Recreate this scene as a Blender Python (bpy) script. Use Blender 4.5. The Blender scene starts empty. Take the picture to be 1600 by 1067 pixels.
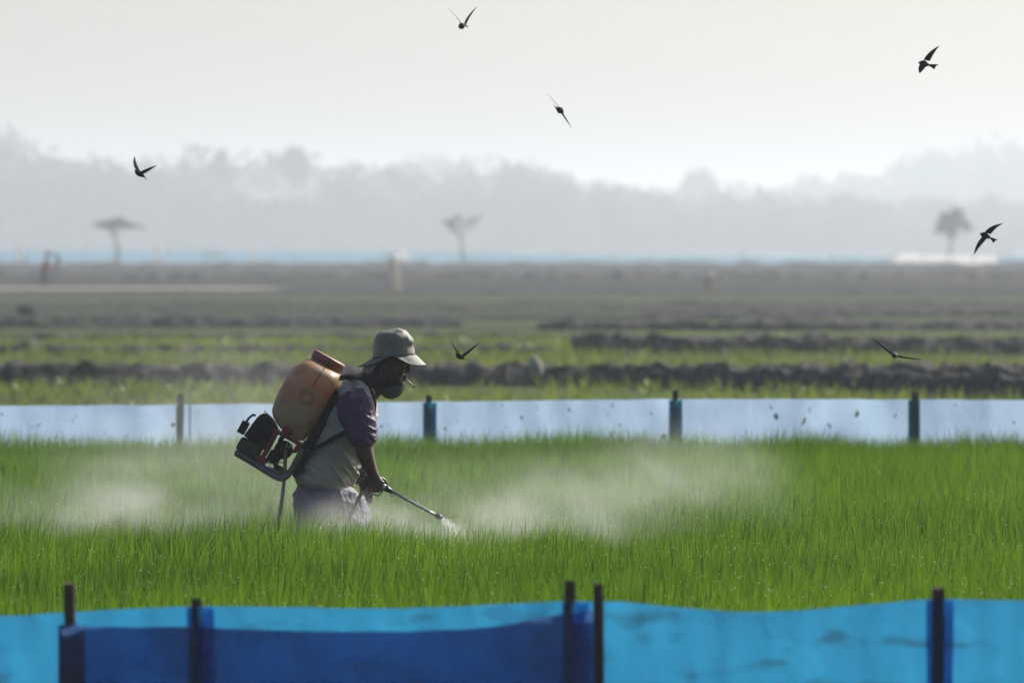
import bpy, bmesh, math, random
import numpy as np
from mathutils import Vector, Matrix, noise as mnoise

random.seed(7)
RNG = np.random.default_rng(7)
scene = bpy.context.scene
C = scene.collection

# ------------------------------------------------------------------ camera
CAM_Z = 1.58          # eye height over the paddy mud
FPX = 13333.3         # focal length in pixels of the 1600 px wide photograph (300 mm lens)
HORIZON = 388.0
D = 37.0              # distance of the farmer
cam_data = bpy.data.cameras.new('camera')
cam_data.lens = 300.0
cam_data.sensor_width = 36.0
cam_data.clip_start = 0.5
cam_data.clip_end = 9000.0
cam_data.dof.use_dof = True
cam_data.dof.focus_distance = 35.4
cam_data.dof.aperture_fstop = 7.0
cam_data.dof.aperture_blades = 0
cam = bpy.data.objects.new('camera', cam_data)
cam.location = (0, 0, CAM_Z)
cam.rotation_euler = (math.radians(90) - math.atan((533.5 - HORIZON) / FPX), 0, 0)
C.objects.link(cam)
scene.camera = cam

# ------------------------------------------------------------------ world and sun
SUN_EL = math.radians(34)
SUN_AZ = math.radians(45)      # from +Y (view direction) towards +X (right)
world = bpy.data.worlds.new('World')
scene.world = world
world.use_nodes = True
wn = world.node_tree
wn.nodes.clear()
sky = wn.nodes.new('ShaderNodeTexSky')
sky.sky_type = 'NISHITA'
sky.sun_disc = False
sky.sun_elevation = SUN_EL
sky.sun_rotation = SUN_AZ
sky.air_density = 0.6
sky.dust_density = 2.0
sky.ozone_density = 0.5
bgn = wn.nodes.new('ShaderNodeBackground')
bgn.inputs['Strength'].default_value = 0.074
wout = wn.nodes.new('ShaderNodeOutputWorld')
wn.links.new(sky.outputs[0], bgn.inputs['Color'])
wn.links.new(bgn.outputs[0], wout.inputs['Surface'])
sun_data = bpy.data.lights.new('sun', 'SUN')
sun_data.energy = 5.0
sun_data.angle = math.radians(0.6)
sun_data.color = (1.0, 0.95, 0.87)
sun = bpy.data.objects.new('sun', sun_data)
sd = Vector((math.sin(SUN_AZ) * math.cos(SUN_EL), math.cos(SUN_AZ) * math.cos(SUN_EL), math.sin(SUN_EL)))
sun.rotation_euler = sd.to_track_quat('Z', 'Y').to_euler()
sun.location = (30, 40, 60)
C.objects.link(sun)

scene.view_settings.view_transform = 'Standard'
scene.view_settings.look = 'None'
scene.view_settings.exposure = 0.64
scene.view_settings.gamma = 1.0
scene.render.engine = 'CYCLES'
scene.cycles.use_denoising = True
scene.cycles.use_adaptive_sampling = True
scene.cycles.adaptive_threshold = 0.02
scene.cycles.adaptive_min_samples = 16
scene.cycles.max_bounces = 8
scene.cycles.transmission_bounces = 5
scene.cycles.diffuse_bounces = 3
scene.cycles.glossy_bounces = 2
scene.cycles.transparent_max_bounces = 12
scene.cycles.volume_bounces = 1
scene.cycles.sample_clamp_indirect = 6.0

# ------------------------------------------------------------------ helpers
def W(px, py, d=D, v=0.0):
    """a point of the photograph at distance d, moved v metres further away"""
    return Vector(((px - 800.0) * d / FPX, d + v, CAM_Z - (py - HORIZON) * d / FPX))

PXM = D / FPX         # metres per pixel in the farmer's plane

def gy(py):
    """distance at which flat ground shows at row py"""
    return FPX * CAM_Z / (py - HORIZON)

def tag(o, label=None, cat=None, group=None, kind=None):
    if label: o['label'] = label
    if cat: o['category'] = cat
    if group: o['group'] = group
    if kind: o['kind'] = kind
    return o

def link(name, mesh, mat=None, parent=None, smooth=False):
    o = bpy.data.objects.new(name, mesh)
    C.objects.link(o)
    if mat is not None and len(mesh.materials) == 0:
        mesh.materials.append(mat)
    if parent is not None:
        o.parent = parent
        M = Matrix.Identity(4)
        p = parent
        chain = []
        while p is not None:
            chain.append(p); p = p.parent
        for p in reversed(chain):
            M = M @ p.matrix_parent_inverse @ Matrix.LocRotScale(p.location, p.rotation_euler, p.scale)
        o.matrix_parent_inverse = M.inverted()
    if smooth:
        mesh.shade_smooth()
    return o

def link_local(name, mesh, mat, parent, smooth=False):
    """mesh given in the parent's own coordinates"""
    o = bpy.data.objects.new(name, mesh)
    C.objects.link(o)
    if mat is not None and len(mesh.materials) == 0:
        mesh.materials.append(mat)
    o.parent = parent
    if smooth:
        mesh.shade_smooth()
    return o

def empty(name, loc, rot=(0, 0, 0)):
    o = bpy.data.objects.new(name, None)
    o.location = loc
    o.rotation_euler = rot
    o.empty_display_size = 0.1
    C.objects.link(o)
    return o

def mesh_py(name, verts, faces):
    m = bpy.data.meshes.new(name)
    m.from_pydata([tuple(v) for v in verts], [], faces)
    m.update()
    return m

def bm_mesh(name, bm):
    bmesh.ops.recalc_face_normals(bm, faces=bm.faces)
    m = bpy.data.meshes.new(name)
    bm.to_mesh(m); bm.free()
    return m

class Geo:
    """collects verts and faces"""
    def __init__(self): self.v = []; self.f = []
    def add(self, vs, fs):
        k = len(self.v); self.v += [Vector(x) for x in vs]
        self.f += [tuple(i + k for i in f) for f in fs]
        return self
    def ring_loft(self, rings, cap=True, closed=True):
        k = len(self.v); n = len(rings[0])
        for r in rings: self.v += [Vector(p) for p in r]
        for i in range(len(rings) - 1):
            for j in range(n if closed else n - 1):
                a = k + i * n + j; b = k + i * n + (j + 1) % n
                self.f.append((a, b, b + n, a + n))
        if cap:
            self.f.append(tuple(k + j for j in reversed(range(n))))
            self.f.append(tuple(k + (len(rings) - 1) * n + j for j in range(n)))
        return self
    def tube(self, pts, r, n=10, cap=True):
        pts = [Vector(p) for p in pts]
        rr = r if isinstance(r, (list, tuple)) else [r] * len(pts)
        rings = []
        up = None
        for i, p in enumerate(pts):
            t = (pts[min(i + 1, len(pts) - 1)] - pts[max(i - 1, 0)]).normalized()
            if up is None:
                up = Vector((0, 1, 0)) if abs(t.y) < 0.9 else Vector((1, 0, 0))
            a = t.cross(up).normalized(); up = a.cross(t).normalized()
            rings.append([p + (a * math.cos(q) + up * math.sin(q)) * rr[i] for q in [2 * math.pi * j / n for j in range(n)]])
        return self.ring_loft(rings, cap)
    def box(self, lo, hi):
        x0, y0, z0 = lo; x1, y1, z1 = hi
        return self.add([(x0, y0, z0), (x1, y0, z0), (x1, y1, z0), (x0, y1, z0), (x0, y0, z1), (x1, y0, z1), (x1, y1, z1), (x0, y1, z1)],
                        [(3, 2, 1, 0), (4, 5, 6, 7), (0, 1, 5, 4), (1, 2, 6, 5), (2, 3, 7, 6), (3, 0, 4, 7)])
    def ellipsoid(self, c, rx, ry, rz, n=16, m=10, R=None):
        c = Vector(c); rings = []
        for i in range(m + 1):
            th = math.pi * (0.02 + 0.96 * i / m)
            ring = []
            for j in range(n):
                ph = 2 * math.pi * j / n
                p = Vector((rx * math.sin(th) * math.cos(ph), ry * math.sin(th) * math.sin(ph), rz * math.cos(th)))
                if R is not None: p = R @ p
                ring.append(c + p)
            rings.append(ring)
        return self.ring_loft(rings)
    def mesh(self, name):
        return mesh_py(name, self.v, self.f)

def bevelled(mesh, width, seg=2, angle=0.6):
    bm = bmesh.new(); bm.from_mesh(mesh)
    bmesh.ops.remove_doubles(bm, verts=bm.verts, dist=1e-6)
    ed = [e for e in bm.edges if len(e.link_faces) == 2 and e.calc_face_angle(0) > angle]
    bmesh.ops.bevel(bm, geom=ed, offset=width, segments=seg, profile=0.5, affect='EDGES')
    bmesh.ops.recalc_face_normals(bm, faces=bm.faces)
    bm.to_mesh(mesh); bm.free()
    return mesh

def catmull(pts, n=8):
    pts = [Vector(p) for p in pts]
    out = []
    P = [pts[0] * 2 - pts[1]] + pts + [pts[-1] * 2 - pts[-2]]
    for i in range(1, len(P) - 2):
        for k in range(n):
            t = k / n
            a, b, c, d = P[i - 1], P[i], P[i + 1], P[i + 2]
            out.append(0.5 * ((2 * b) + (c - a) * t + (2 * a - 5 * b + 4 * c - d) * t * t + (3 * b - a - 3 * c + d) * t ** 3))
    out.append(pts[-1])
    return out

def interp(x, xs, ys):
    return float(np.interp(x, xs, ys))

# ------------------------------------------------------------------ materials
def nodes_of(name):
    m = bpy.data.materials.new(name)
    m.use_nodes = True
    nt = m.node_tree
    nt.nodes.clear()
    out = nt.nodes.new('ShaderNodeOutputMaterial')
    return m, nt, out

def N(nt, kind, **inp):
    n = nt.nodes.new(kind)
    for k, v in inp.items():
        n.inputs[k.replace('_', ' ')].default_value = v
    return n

def noise_mix(nt, c1, c2, scale, detail=4, lo=0.35, hi=0.65, stretch=(1, 1, 1), rough=0.55, coord='Object'):
    tc = nt.nodes.new('ShaderNodeTexCoord')
    mp = nt.nodes.new('ShaderNodeMapping')
    mp.inputs['Scale'].default_value = stretch
    nt.links.new(tc.outputs[coord], mp.inputs['Vector'])
    no = N(nt, 'ShaderNodeTexNoise', Scale=scale, Detail=detail, Roughness=rough)
    nt.links.new(mp.outputs[0], no.inputs['Vector'])
    mr = nt.nodes.new('ShaderNodeMapRange')
    mr.inputs['From Min'].default_value = lo; mr.inputs['From Max'].default_value = hi
    nt.links.new(no.outputs['Fac'], mr.inputs['Value'])
    mx = nt.nodes.new('ShaderNodeMix'); mx.data_type = 'RGBA'
    nt.links.new(mr.outputs[0], mx.inputs['Factor'])
    for sock, c in ((6, c1), (7, c2)):
        if hasattr(c, 'links') or hasattr(c, 'is_linked'):
            nt.links.new(c, mx.inputs[sock])
        else:
            mx.inputs[sock].default_value = (*c, 1)
    return mx.outputs[2], no.outputs['Fac']

def mat(name, c1, c2=None, scale=8, rough=0.7, bump=0.0, bump_scale=None, stretch=(1, 1, 1), metal=0.0, spec=0.5, lo=0.35, hi=0.65, sss=0, sheen=0, detail=4):
    m, nt, out = nodes_of(name)
    b = nt.nodes.new('ShaderNodeBsdfPrincipled')
    b.inputs['Roughness'].default_value = rough
    b.inputs['Metallic'].default_value = metal
    b.inputs['Specular IOR Level'].default_value = spec
    if sheen: b.inputs['Sheen Weight'].default_value = sheen
    if sss:
        b.inputs['Subsurface Weight'].default_value = sss
        b.inputs['Subsurface Radius'].default_value = (0.02, 0.01, 0.005)
    if c2 is None: c2 = tuple(x * 0.75 for x in c1)
    col, fac = noise_mix(nt, c1, c2, scale, detail, lo, hi, stretch)
    nt.links.new(col, b.inputs['Base Color'])
    if bump:
        _, f2 = noise_mix(nt, c1, c2, bump_scale or scale * 6, 5, stretch=stretch)
        bp = N(nt, 'ShaderNodeBump', Strength=bump, Distance=0.01)
        nt.links.new(f2, bp.inputs['Height'])
        nt.links.new(bp.outputs[0], b.inputs['Normal'])
    nt.links.new(b.outputs[0], out.inputs['Surface'])
    return m

def sheet_mat(name, col, trans, mix, dirt=(0.05, 0.05, 0.045), dirt_scale=6, lo=0.62, hi=0.74, stretch=(1, 1, 1.5), spec_mix=0.06, rough=0.35, specks=False, clear=0.0, clear_col=None):
    """thin plastic sheeting: part of the light passes through"""
    m, nt, out = nodes_of(name)
    c, _ = noise_mix(nt, col, dirt, dirt_scale, 5, lo, hi, stretch)
    t, _ = noise_mix(nt, trans, tuple(x * 0.5 for x in dirt), dirt_scale, 5, lo, hi, stretch)
    if specks:
        c, _ = noise_mix(nt, c, (0.08, 0.08, 0.08), 15, 2, 0.665, 0.72, (1, 1, 1))
        t, _ = noise_mix(nt, t, (0.05, 0.05, 0.05), 15, 2, 0.665, 0.72, (1, 1, 1))
    # faint streaks and cloudiness of the film
    t2 = nt.nodes.new('ShaderNodeMix'); t2.data_type = 'RGBA'; t2.blend_type = 'MULTIPLY'; t2.inputs['Factor'].default_value = 1
    s, _ = noise_mix(nt, (0.74, 0.76, 0.80), (1.0, 1.0, 1.0), 4.5, 5, 0.3, 0.7, (1, 1, 0.8))
    nt.links.new(t, t2.inputs[6]); nt.links.new(s, t2.inputs[7])
    df = nt.nodes.new('ShaderNodeBsdfDiffuse'); nt.links.new(c, df.inputs['Color'])
    _, cf = noise_mix(nt, (0, 0, 0), (1, 1, 1), 7.0, 5, 0.3, 0.7, (1, 1, 0.7), 0.62)
    bp = N(nt, 'ShaderNodeBump', Strength=0.5, Distance=0.02); nt.links.new(cf, bp.inputs['Height'])
    tr = nt.nodes.new('ShaderNodeBsdfTranslucent'); nt.links.new(bp.outputs[0], tr.inputs['Normal']); nt.links.new(bp.outputs[0], df.inputs['Normal']); nt.links.new(t2.outputs[2], tr.inputs['Color'])
    mx = nt.nodes.new('ShaderNodeMixShader'); mx.inputs[0].default_value = mix
    nt.links.new(df.outputs[0], mx.inputs[1]); nt.links.new(tr.outputs[0], mx.inputs[2])
    gl = N(nt, 'ShaderNodeBsdfGlossy', Roughness=rough)
    m2 = nt.nodes.new('ShaderNodeMixShader'); m2.inputs[0].default_value = spec_mix
    nt.links.new(mx.outputs[0], m2.inputs[1]); nt.links.new(gl.outputs[0], m2.inputs[2])
    last = m2
    if clear:
        tp = nt.nodes.new('ShaderNodeBsdfTransparent'); tp.inputs['Color'].default_value = (*(clear_col or trans), 1)
        m3 = nt.nodes.new('ShaderNodeMixShader'); m3.inputs[0].default_value = clear
        nt.links.new(m2.outputs[0], m3.inputs[1]); nt.links.new(tp.outputs[0], m3.inputs[2])
        last = m3
    nt.links.new(last.outputs[0], out.inputs['Surface'])
    return m

def leaf_mat(name, col, trans, mix=0.5, attr=None, spec=0.05, rough=0.35):
    m, nt, out = nodes_of(name)
    df = nt.nodes.new('ShaderNodeBsdfDiffuse'); tr = nt.nodes.new('ShaderNodeBsdfTranslucent')
    df.inputs['Color'].default_value = (*col, 1); tr.inputs['Color'].default_value = (*trans, 1)
    if attr:
        at = nt.nodes.new('ShaderNodeAttribute'); at.attribute_name = attr
        for sh, c in ((df, col), (tr, trans)):
            mx = nt.nodes.new('ShaderNodeMix'); mx.data_type = 'RGBA'; mx.blend_type = 'MULTIPLY'
            mx.inputs['Factor'].default_value = 1; mx.inputs[6].default_value = (*c, 1)
            nt.links.new(at.outputs['Color'], mx.inputs[7]); nt.links.new(mx.outputs[2], sh.inputs['Color'])
    ms = nt.nodes.new('ShaderNodeMixShader'); ms.inputs[0].default_value = mix
    nt.links.new(df.outputs[0], ms.inputs[1]); nt.links.new(tr.outputs[0], ms.inputs[2])
    gl = N(nt, 'ShaderNodeBsdfGlossy', Roughness=rough)
    m2 = nt.nodes.new('ShaderNodeMixShader'); m2.inputs[0].default_value = spec
    nt.links.new(ms.outputs[0], m2.inputs[1]); nt.links.new(gl.outputs[0], m2.inputs[2])
    nt.links.new(m2.outputs[0], out.inputs['Surface'])
    return m

M = {}
M['paddy_mud'] = mat('paddy_mud', (0.045, 0.040, 0.030), (0.075, 0.065, 0.045), 2.0, 0.45, 0.4)
M['mud'] = mat('bund_mud', (0.026, 0.025, 0.026), (0.10, 0.096, 0.094), 6.0, 0.85, 0.8, 9, lo=0.45, hi=0.7, spec=0.08)
M['mud_pale'] = mat('pale_clod', (0.34, 0.32, 0.29), (0.22, 0.20, 0.18), 6, 0.9, 0.5)
M['plot_green'] = mat('plot_green', (0.060, 0.105, 0.016), (0.045, 0.052, 0.022), 0.35, 0.9, 0.5, 4, stretch=(0.35, 1, 1), spec=0.03)
M['plot_olive'] = mat('plot_olive', (0.045, 0.065, 0.020), (0.032, 0.031, 0.023), 0.30, 0.9, 0.5, 4, stretch=(0.3, 1, 1), spec=0.03)
M['plot_brown'] = mat('plot_brown', (0.032, 0.030, 0.026), (0.040, 0.055, 0.02), 0.25, 0.9, 0.5, 4, stretch=(0.25, 1, 1), spec=0.03)
M['plot_dark'] = mat('plot_dark', (0.015, 0.015, 0.016), (0.024, 0.023, 0.021), 0.25, 0.8, 0.4, 4, stretch=(0.25, 1, 1), spec=0.03)
M['plot_pale'] = mat('plot_pale', (0.26, 0.25, 0.23), (0.20, 0.19, 0.17), 0.2, 0.8, 0.3, 4, stretch=(0.2, 1, 1), spec=0.03)
M['rice'] = leaf_mat('rice_leaf', (0.030, 0.066, 0.008), (0.118, 0.248, 0.011), 0.42, 'tint', 0.015)
M['weed'] = leaf_mat('bund_grass', (0.07, 0.105, 0.018), (0.15, 0.21, 0.03), 0.5, 'tint', 0.03)
M['sheet_cyan'] = sheet_mat('cyan_film', (0.02, 0.14, 0.27), (0.024, 0.265, 0.49), 0.65, dirt=(0.03, 0.055, 0.05), dirt_scale=4.6, lo=0.55, hi=0.80, stretch=(1, 1, 3.2), clear=0.0)
M['sheet_navy'] = sheet_mat('navy_film', (0.012, 0.055, 0.17), (0.11, 0.25, 0.58), 0.45, dirt=(0.012, 0.02, 0.045), dirt_scale=4.5, lo=0.42, hi=0.75, clear=0.24)
M['sheet_pale'] = sheet_mat('pale_film', (0.50, 0.67, 0.86), (0.52, 0.70, 0.90), 0.45, dirt=(0.12, 0.13, 0.13), dirt_scale=3.2, lo=0.68, hi=0.80, specks=True, spec_mix=0.10)
M['sheet_teal'] = sheet_mat('teal_film', (0.01, 0.13, 0.20), (0.01, 0.26, 0.38), 0.5, dirt=(0.02, 0.05, 0.06), clear=0.3, clear_col=(0.1, 0.55, 0.7))
M['sheet_wrap'] = sheet_mat('wrap_film', (0.01, 0.08, 0.22), (0.015, 0.20, 0.48), 0.5, dirt=(0.02, 0.05, 0.10), dirt_scale=8, clear=0.62, clear_col=(0.22, 0.62, 0.95))
M['sheet_far'] = sheet_mat('far_film', (0.26, 0.50, 0.64), (0.26, 0.50, 0.64), 0.4, dirt=(0.3, 0.4, 0.45), dirt_scale=0.3)
M['post'] = mat('post_wood', (0.085, 0.055, 0.038), (0.045, 0.030, 0.022), 14, 0.85, 0.6, 40, stretch=(1, 1, 0.15))
M['bark'] = mat('tree_bark', (0.09, 0.07, 0.055), (0.05, 0.04, 0.03), 3, 0.9, 0.6)
M['foliage'] = leaf_mat('tree_foliage', (0.024, 0.034, 0.022), (0.02, 0.03, 0.015), 0.2, 'tint', 0.0)
M['foliage_field'] = leaf_mat('field_tree_foliage', (0.055, 0.072, 0.045), (0.06, 0.09, 0.04), 0.4, 'tint', 0.0)
M['white_wall'] = mat('whitewash', (0.82, 0.80, 0.76), (0.70, 0.68, 0.64), 0.4, 0.8)
M['white_film'] = sheet_mat('white_film', (0.85, 0.84, 0.80), (0.85, 0.84, 0.80), 0.6, dirt=(0.6, 0.6, 0.55), dirt_scale=0.4)
M['roof_pale'] = mat('pale_roof', (0.12, 0.125, 0.13), (0.10, 0.105, 0.11), 0.3, 0.6)

# ------------------------------------------------------------------ ground
def grid_sheet(name, x0, x1, ys, z, m, nx=2, edge_noise=0.0, seed=0):
    vs = []; fs = []
    for i, y in enumerate(ys):
        for j in range(nx + 1):
            x = x0 + (x1 - x0) * j / nx
            yy = y
            if edge_noise and (i == 0 or i == len(ys) - 1):
                yy += edge_noise * mnoise.noise(Vector((x * 0.12, y, seed))) * 2
            vs.append((x, yy, z))
    for i in range(len(ys) - 1):
        for j in range(nx):
            a = i * (nx + 1) + j
            fs.append((a, a + 1, a + nx + 2, a + nx + 1))
    o = link(name, mesh_py(name, vs, fs), m)
    tag(o, kind='structure')
    return o

grid_sheet('ground', -2500, 2500, [-60, 7000], -0.02, M['paddy_mud'])
# fields beyond the far fence, one strip of land after another
plots = [(58.0, 106.0, 'plot_green'), (106.4, 127.0, 'plot_olive'), (127.4, 147.0, 'plot_green'),
         (147.4, 164.0, 'plot_green'), (164.4, 176.0, 'plot_olive'), (176.4, 188.0, 'plot_green'), (188.4, 201.0, 'plot_brown'),
         (201.4, 216.0, 'plot_olive'), (216.4, 226.0, 'plot_green'), (226.5, 240.0, 'plot_brown'), (240.5, 270.0, 'plot_green'),
         (270.5, 298.0, 'plot_olive'), (298.5, 640.0, 'plot_dark'), (640.5, 842.0, 'plot_olive')]
for k, (a, b, mm) in enumerate(plots):
    w = 14 + b * 0.075
    grid_sheet('field_plot', -w, w, [a, (a + b) / 2, b], 0.0 - 0.012 + 0.004 * (k % 2), M[mm], 60, 0.35 + 0.004 * a, k)
# a bare dry strip on the left of the far fields
vs = [(-40, 322, 0.01), (-9.8, 324, 0.01), (-8.6, 337, 0.01), (-10.5, 345, 0.01), (-42, 347, 0.01)]
tag(link('dry_strip', mesh_py('dry_strip', vs, [(0, 1, 2, 3, 4)]), M['plot_pale']), kind='structure')

def bund(path, h, wid, seed, m=None, step=0.12, lump=0.5):
    """a ridge of dug mud along a path of (x, y)"""
    m = m or M['mud']
    vs = []; fs = []
    pts = []
    for i in range(len(path) - 1):
        (xa, ya), (xb, yb) = path[i], path[i + 1]
        n = max(2, int(math.hypot(xb - xa, yb - ya) / step))
        for k in range(n): pts.append((xa + (xb - xa) * k / n, ya + (yb - ya) * k / n))
    pts.append(path[-1])
    prof = [(-1.0, -0.10), (-0.80, 0.18), (-0.62, 0.55), (-0.45, 0.85), (-0.2, 1.0), (0.15, 0.98), (0.45, 0.8), (0.7, 0.4), (1.0, -0.10)]
    n = len(prof)
    for (x, y) in pts:
        hh = h * (1 + lump * 0.5 * mnoise.noise(Vector((x * 0.5, y * 0.1, seed))) + lump * 0.55 * mnoise.noise(Vector((x * 2.4, y * 0.3, seed + 5))) + lump * 0.5 * mnoise.noise(Vector((x * 6.5, y * 0.3, seed + 8))))
        for (a, b) in prof:
            q = Vector((x * 3.2, a * 2.4 + y * 0.2, seed))
            fine = mnoise.noise(Vector((x * 11, a * 7, seed + 2)))
            vs.append((x + 0.04 * mnoise.noise(q * 1.7), y + a * wid * (1 + 0.2 * mnoise.noise(q * 0.6)) + 0.10 * mnoise.noise(q),
                       hh * b * (1 + 0.34 * mnoise.noise(q + Vector((0, 0, 9))) + 0.22 * fine) - (0.03 if b < 0 else 0)))
    for i in range(len(pts) - 1):
        for j in range(n - 1):
            a = i * n + j
            fs.append((a, a + n, a + n + 1, a + 1))
    o = link('mud_bund', mesh_py('mud_bund', vs, fs), m)
    return tag(o, kind='structure')

def pathx(y, half, wob=0.3, seed=0, n=10):
    return [(-half + 2 * half * i / n, y + wob * mnoise.noise(Vector((i * 0.7, seed, 1)))) for i in range(n + 1)]

bund(pathx(98.5, 12, 0.5, 1), 0.24, 0.50, 1, step=0.07, lump=0.32)
bund([(1.3, 97.6), (2.6, 95.5), (4.2, 91.5), (6.0, 88.6), (9.5, 86.6), (14, 85)], 0.23, 0.55, 2, step=0.07, lump=0.32)
bund([(-16, 128.2), (-8, 127.9), (-2, 128.3), (0.6, 128.0)], 0.12, 0.40, 3)
bund([(0.9, 128.6), (3.5, 128.2), (8, 128.5), (12, 128.0), (17, 128.4)], 0.26, 0.50, 13, lump=0.22)
bund([(-18, 147.5), (-9, 148.2), (-3, 147.8), (2.2, 148.4)], 0.11, 0.4, 4, step=0.15)
bund([(0.5, 166), (6, 165.2), (12, 166), (20, 165.5)], 0.16, 0.5, 15, step=0.15, lump=0.25)
bund([(-20, 173), (-10, 172.2), (-1, 173)], 0.13, 0.45, 14, step=0.15)
bund([(-24, 190), (-4, 188.5), (7, 189.5)], 0.10, 0.5, 5, step=0.25)
bund([(3, 201.5), (24, 200.5)], 0.10, 0.5, 6, step=0.25)
bund([(-26, 217), (-2, 216), (26, 217)], 0.08, 0.5, 7, step=0.3)
bund([(-30, 240), (0, 241), (30, 240)], 0.09, 0.6, 16, step=0.3)
bund([(-30, 297), (2, 298.5), (32, 298)], 0.12, 0.8, 17, step=0.35)
bund(pathx(400, 44, 2.0, 8), 0.45, 2.5, 8, step=0.5)
bund(pathx(520, 54, 2.0, 9), 0.45, 3, 9, step=0.6)
bund(pathx(640, 62, 2.0, 10), 0.5, 3, 10, step=0.8)
# the path the photographer stands on and the banks that carry the two fences
bund([(-14, 22.2), (14, 22.2)], 0.12, 1.0, 20, lump=0.3)
bund([(-14, 55.6), (14, 55.4)], 0.12, 0.9, 21, lump=0.3)

# pale clod on the nearest ridge
clod_spots = [(836, 575, 0.10, 'whitish')]
for i, (px, py, r, s) in enumerate(clod_spots):
    g = Geo().ellipsoid((0, 0, 0), r * 0.85, r * 0.8, r * (1.3 if s else 0.8), 10, 7)
    for k, q in enumerate(g.v):
        g.v[k] = q * (1 + 0.35 * mnoise.noise(q * 9 + Vector((i, 0, 0))))
    o = link('mud_clod', g.mesh('mud_clod'), M['mud_pale'], smooth=True)
    o.location = W(px, py, 97.9)
    tag(o, 'whitish lump on the mud ridge behind the far fence, right of the low swift', 'clod')

# ------------------------------------------------------------------ blades of grass and rice (numpy, one mesh each)
def blade_mesh(name, base, height, width, yaw, lean_dir, lean, tint, mat_):
    n = len(height)
    ts = np.array([0.0, 0.4, 0.75, 1.0])
    ws = np.array([0.8, 1.0, 0.7, 0.0])
    cx = np.cos(yaw); cy = np.sin(yaw)
    lx = np.cos(lean_dir); ly = np.sin(lean_dir)
    verts = np.zeros((n, 7, 3), np.float32)
    vi = 0
    for t, wv in zip(ts, ws):
        off = lean * (0.35 * t + 0.65 * t ** 2.2) * height
        px = base[:, 0] + lx * off; py = base[:, 1] + ly * off
        pz = base[:, 2] + height * (t - 0.35 * (lean ** 2) * t ** 2)
        for s in ((-1, 1) if wv > 0 else (0,)):
            verts[:, vi, 0] = px + s * 0.5 * wv * width * cx
            verts[:, vi, 1] = py + s * 0.5 * wv * width * cy
            verts[:, vi, 2] = pz
            vi += 1
    k = (np.arange(n) * 7)[:, None]
    q = np.concatenate([k + np.array([0, 1, 3, 2]), k + np.array([2, 3, 5, 4])], 1).reshape(-1, 4)
    tr = (k + np.array([4, 5, 6])).reshape(-1, 3)
    me = bpy.data.meshes.new(name)
    me.vertices.add(n * 7)
    me.vertices.foreach_set('co', verts.reshape(-1))
    nl = q.size + tr.size
    me.loops.add(nl)
    me.loops.foreach_set('vertex_index', np.concatenate([q.reshape(-1), tr.reshape(-1)]).astype(np.int32))
    npoly = len(q) + len(tr)
    me.polygons.add(npoly)
    ls = np.concatenate([np.arange(len(q)) * 4, q.size + np.arange(len(tr)) * 3]).astype(np.int32)
    me.polygons.foreach_set('loop_start', ls)
    me.update(calc_edges=True)
    at = me.color_attributes.new('tint', 'FLOAT_COLOR', 'POINT')
    col = np.ones((n, 7, 4), np.float32)
    col[:, :, :3] = tint[:, None, :]
    at.data.foreach_set('color', col.reshape(-1))
    me.materials.append(mat_)
    return me

def vnoise(x, y, seed, cell):
    """smooth value noise on arrays"""
    r = np.random.default_rng(seed).random((256, 256))
    u = x / cell; v = y / cell
    iu = np.floor(u).astype(int); iv = np.floor(v).astype(int)
    fu = u - iu; fv = v - iv
    fu = fu * fu * (3 - 2 * fu); fv = fv * fv * (3 - 2 * fv)
    g = lambda a, b: r[a % 256, b % 256]
    return (g(iu, iv) * (1 - fu) + g(iu + 1, iv) * fu) * (1 - fv) + (g(iu, iv + 1) * (1 - fu) + g(iu + 1, iv + 1) * fu) * fv

def tufts(n, y0, y1, margin, per, hmin, hmax, width, spread, lean_max, seed, hfun=None, keep=None, density_pow=1.0, z0=-0.01):
    r = np.random.default_rng(seed)
    # area-uniform in a strip whose half width is 0.06*y + margin
    y = y0 + (y1 - y0) * r.random(int(n * 1.6))
    wmax = 0.06 * y1 + margin
    x = (r.random(len(y)) * 2 - 1) * wmax
    ok = np.abs(x) < 0.06 * y + margin
    if keep is not None: ok &= keep(x, y, r)
    x, y = x[ok][:n], y[ok][:n]
    n = len(x)
    X = np.repeat(x, per); Y = np.repeat(y, per)
    m = n * per
    a = r.random(m) * 2 * np.pi
    rad = spread * np.sqrt(r.random(m))
    base = np.stack([X + rad * np.cos(a), Y + rad * np.sin(a), np.full(m, z0)], 1)
    h = hmin + (hmax - hmin) * r.random(m) ** density_pow
    if hfun is not None: h = h * hfun(X, Y)
    lean = lean_max * r.random(m) ** 1.3
    return base, h, width * (0.7 + 0.6 * r.random(m)), r.random(m) * np.pi, a + r.normal(0, 0.5, m), lean, X, Y, r

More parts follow.
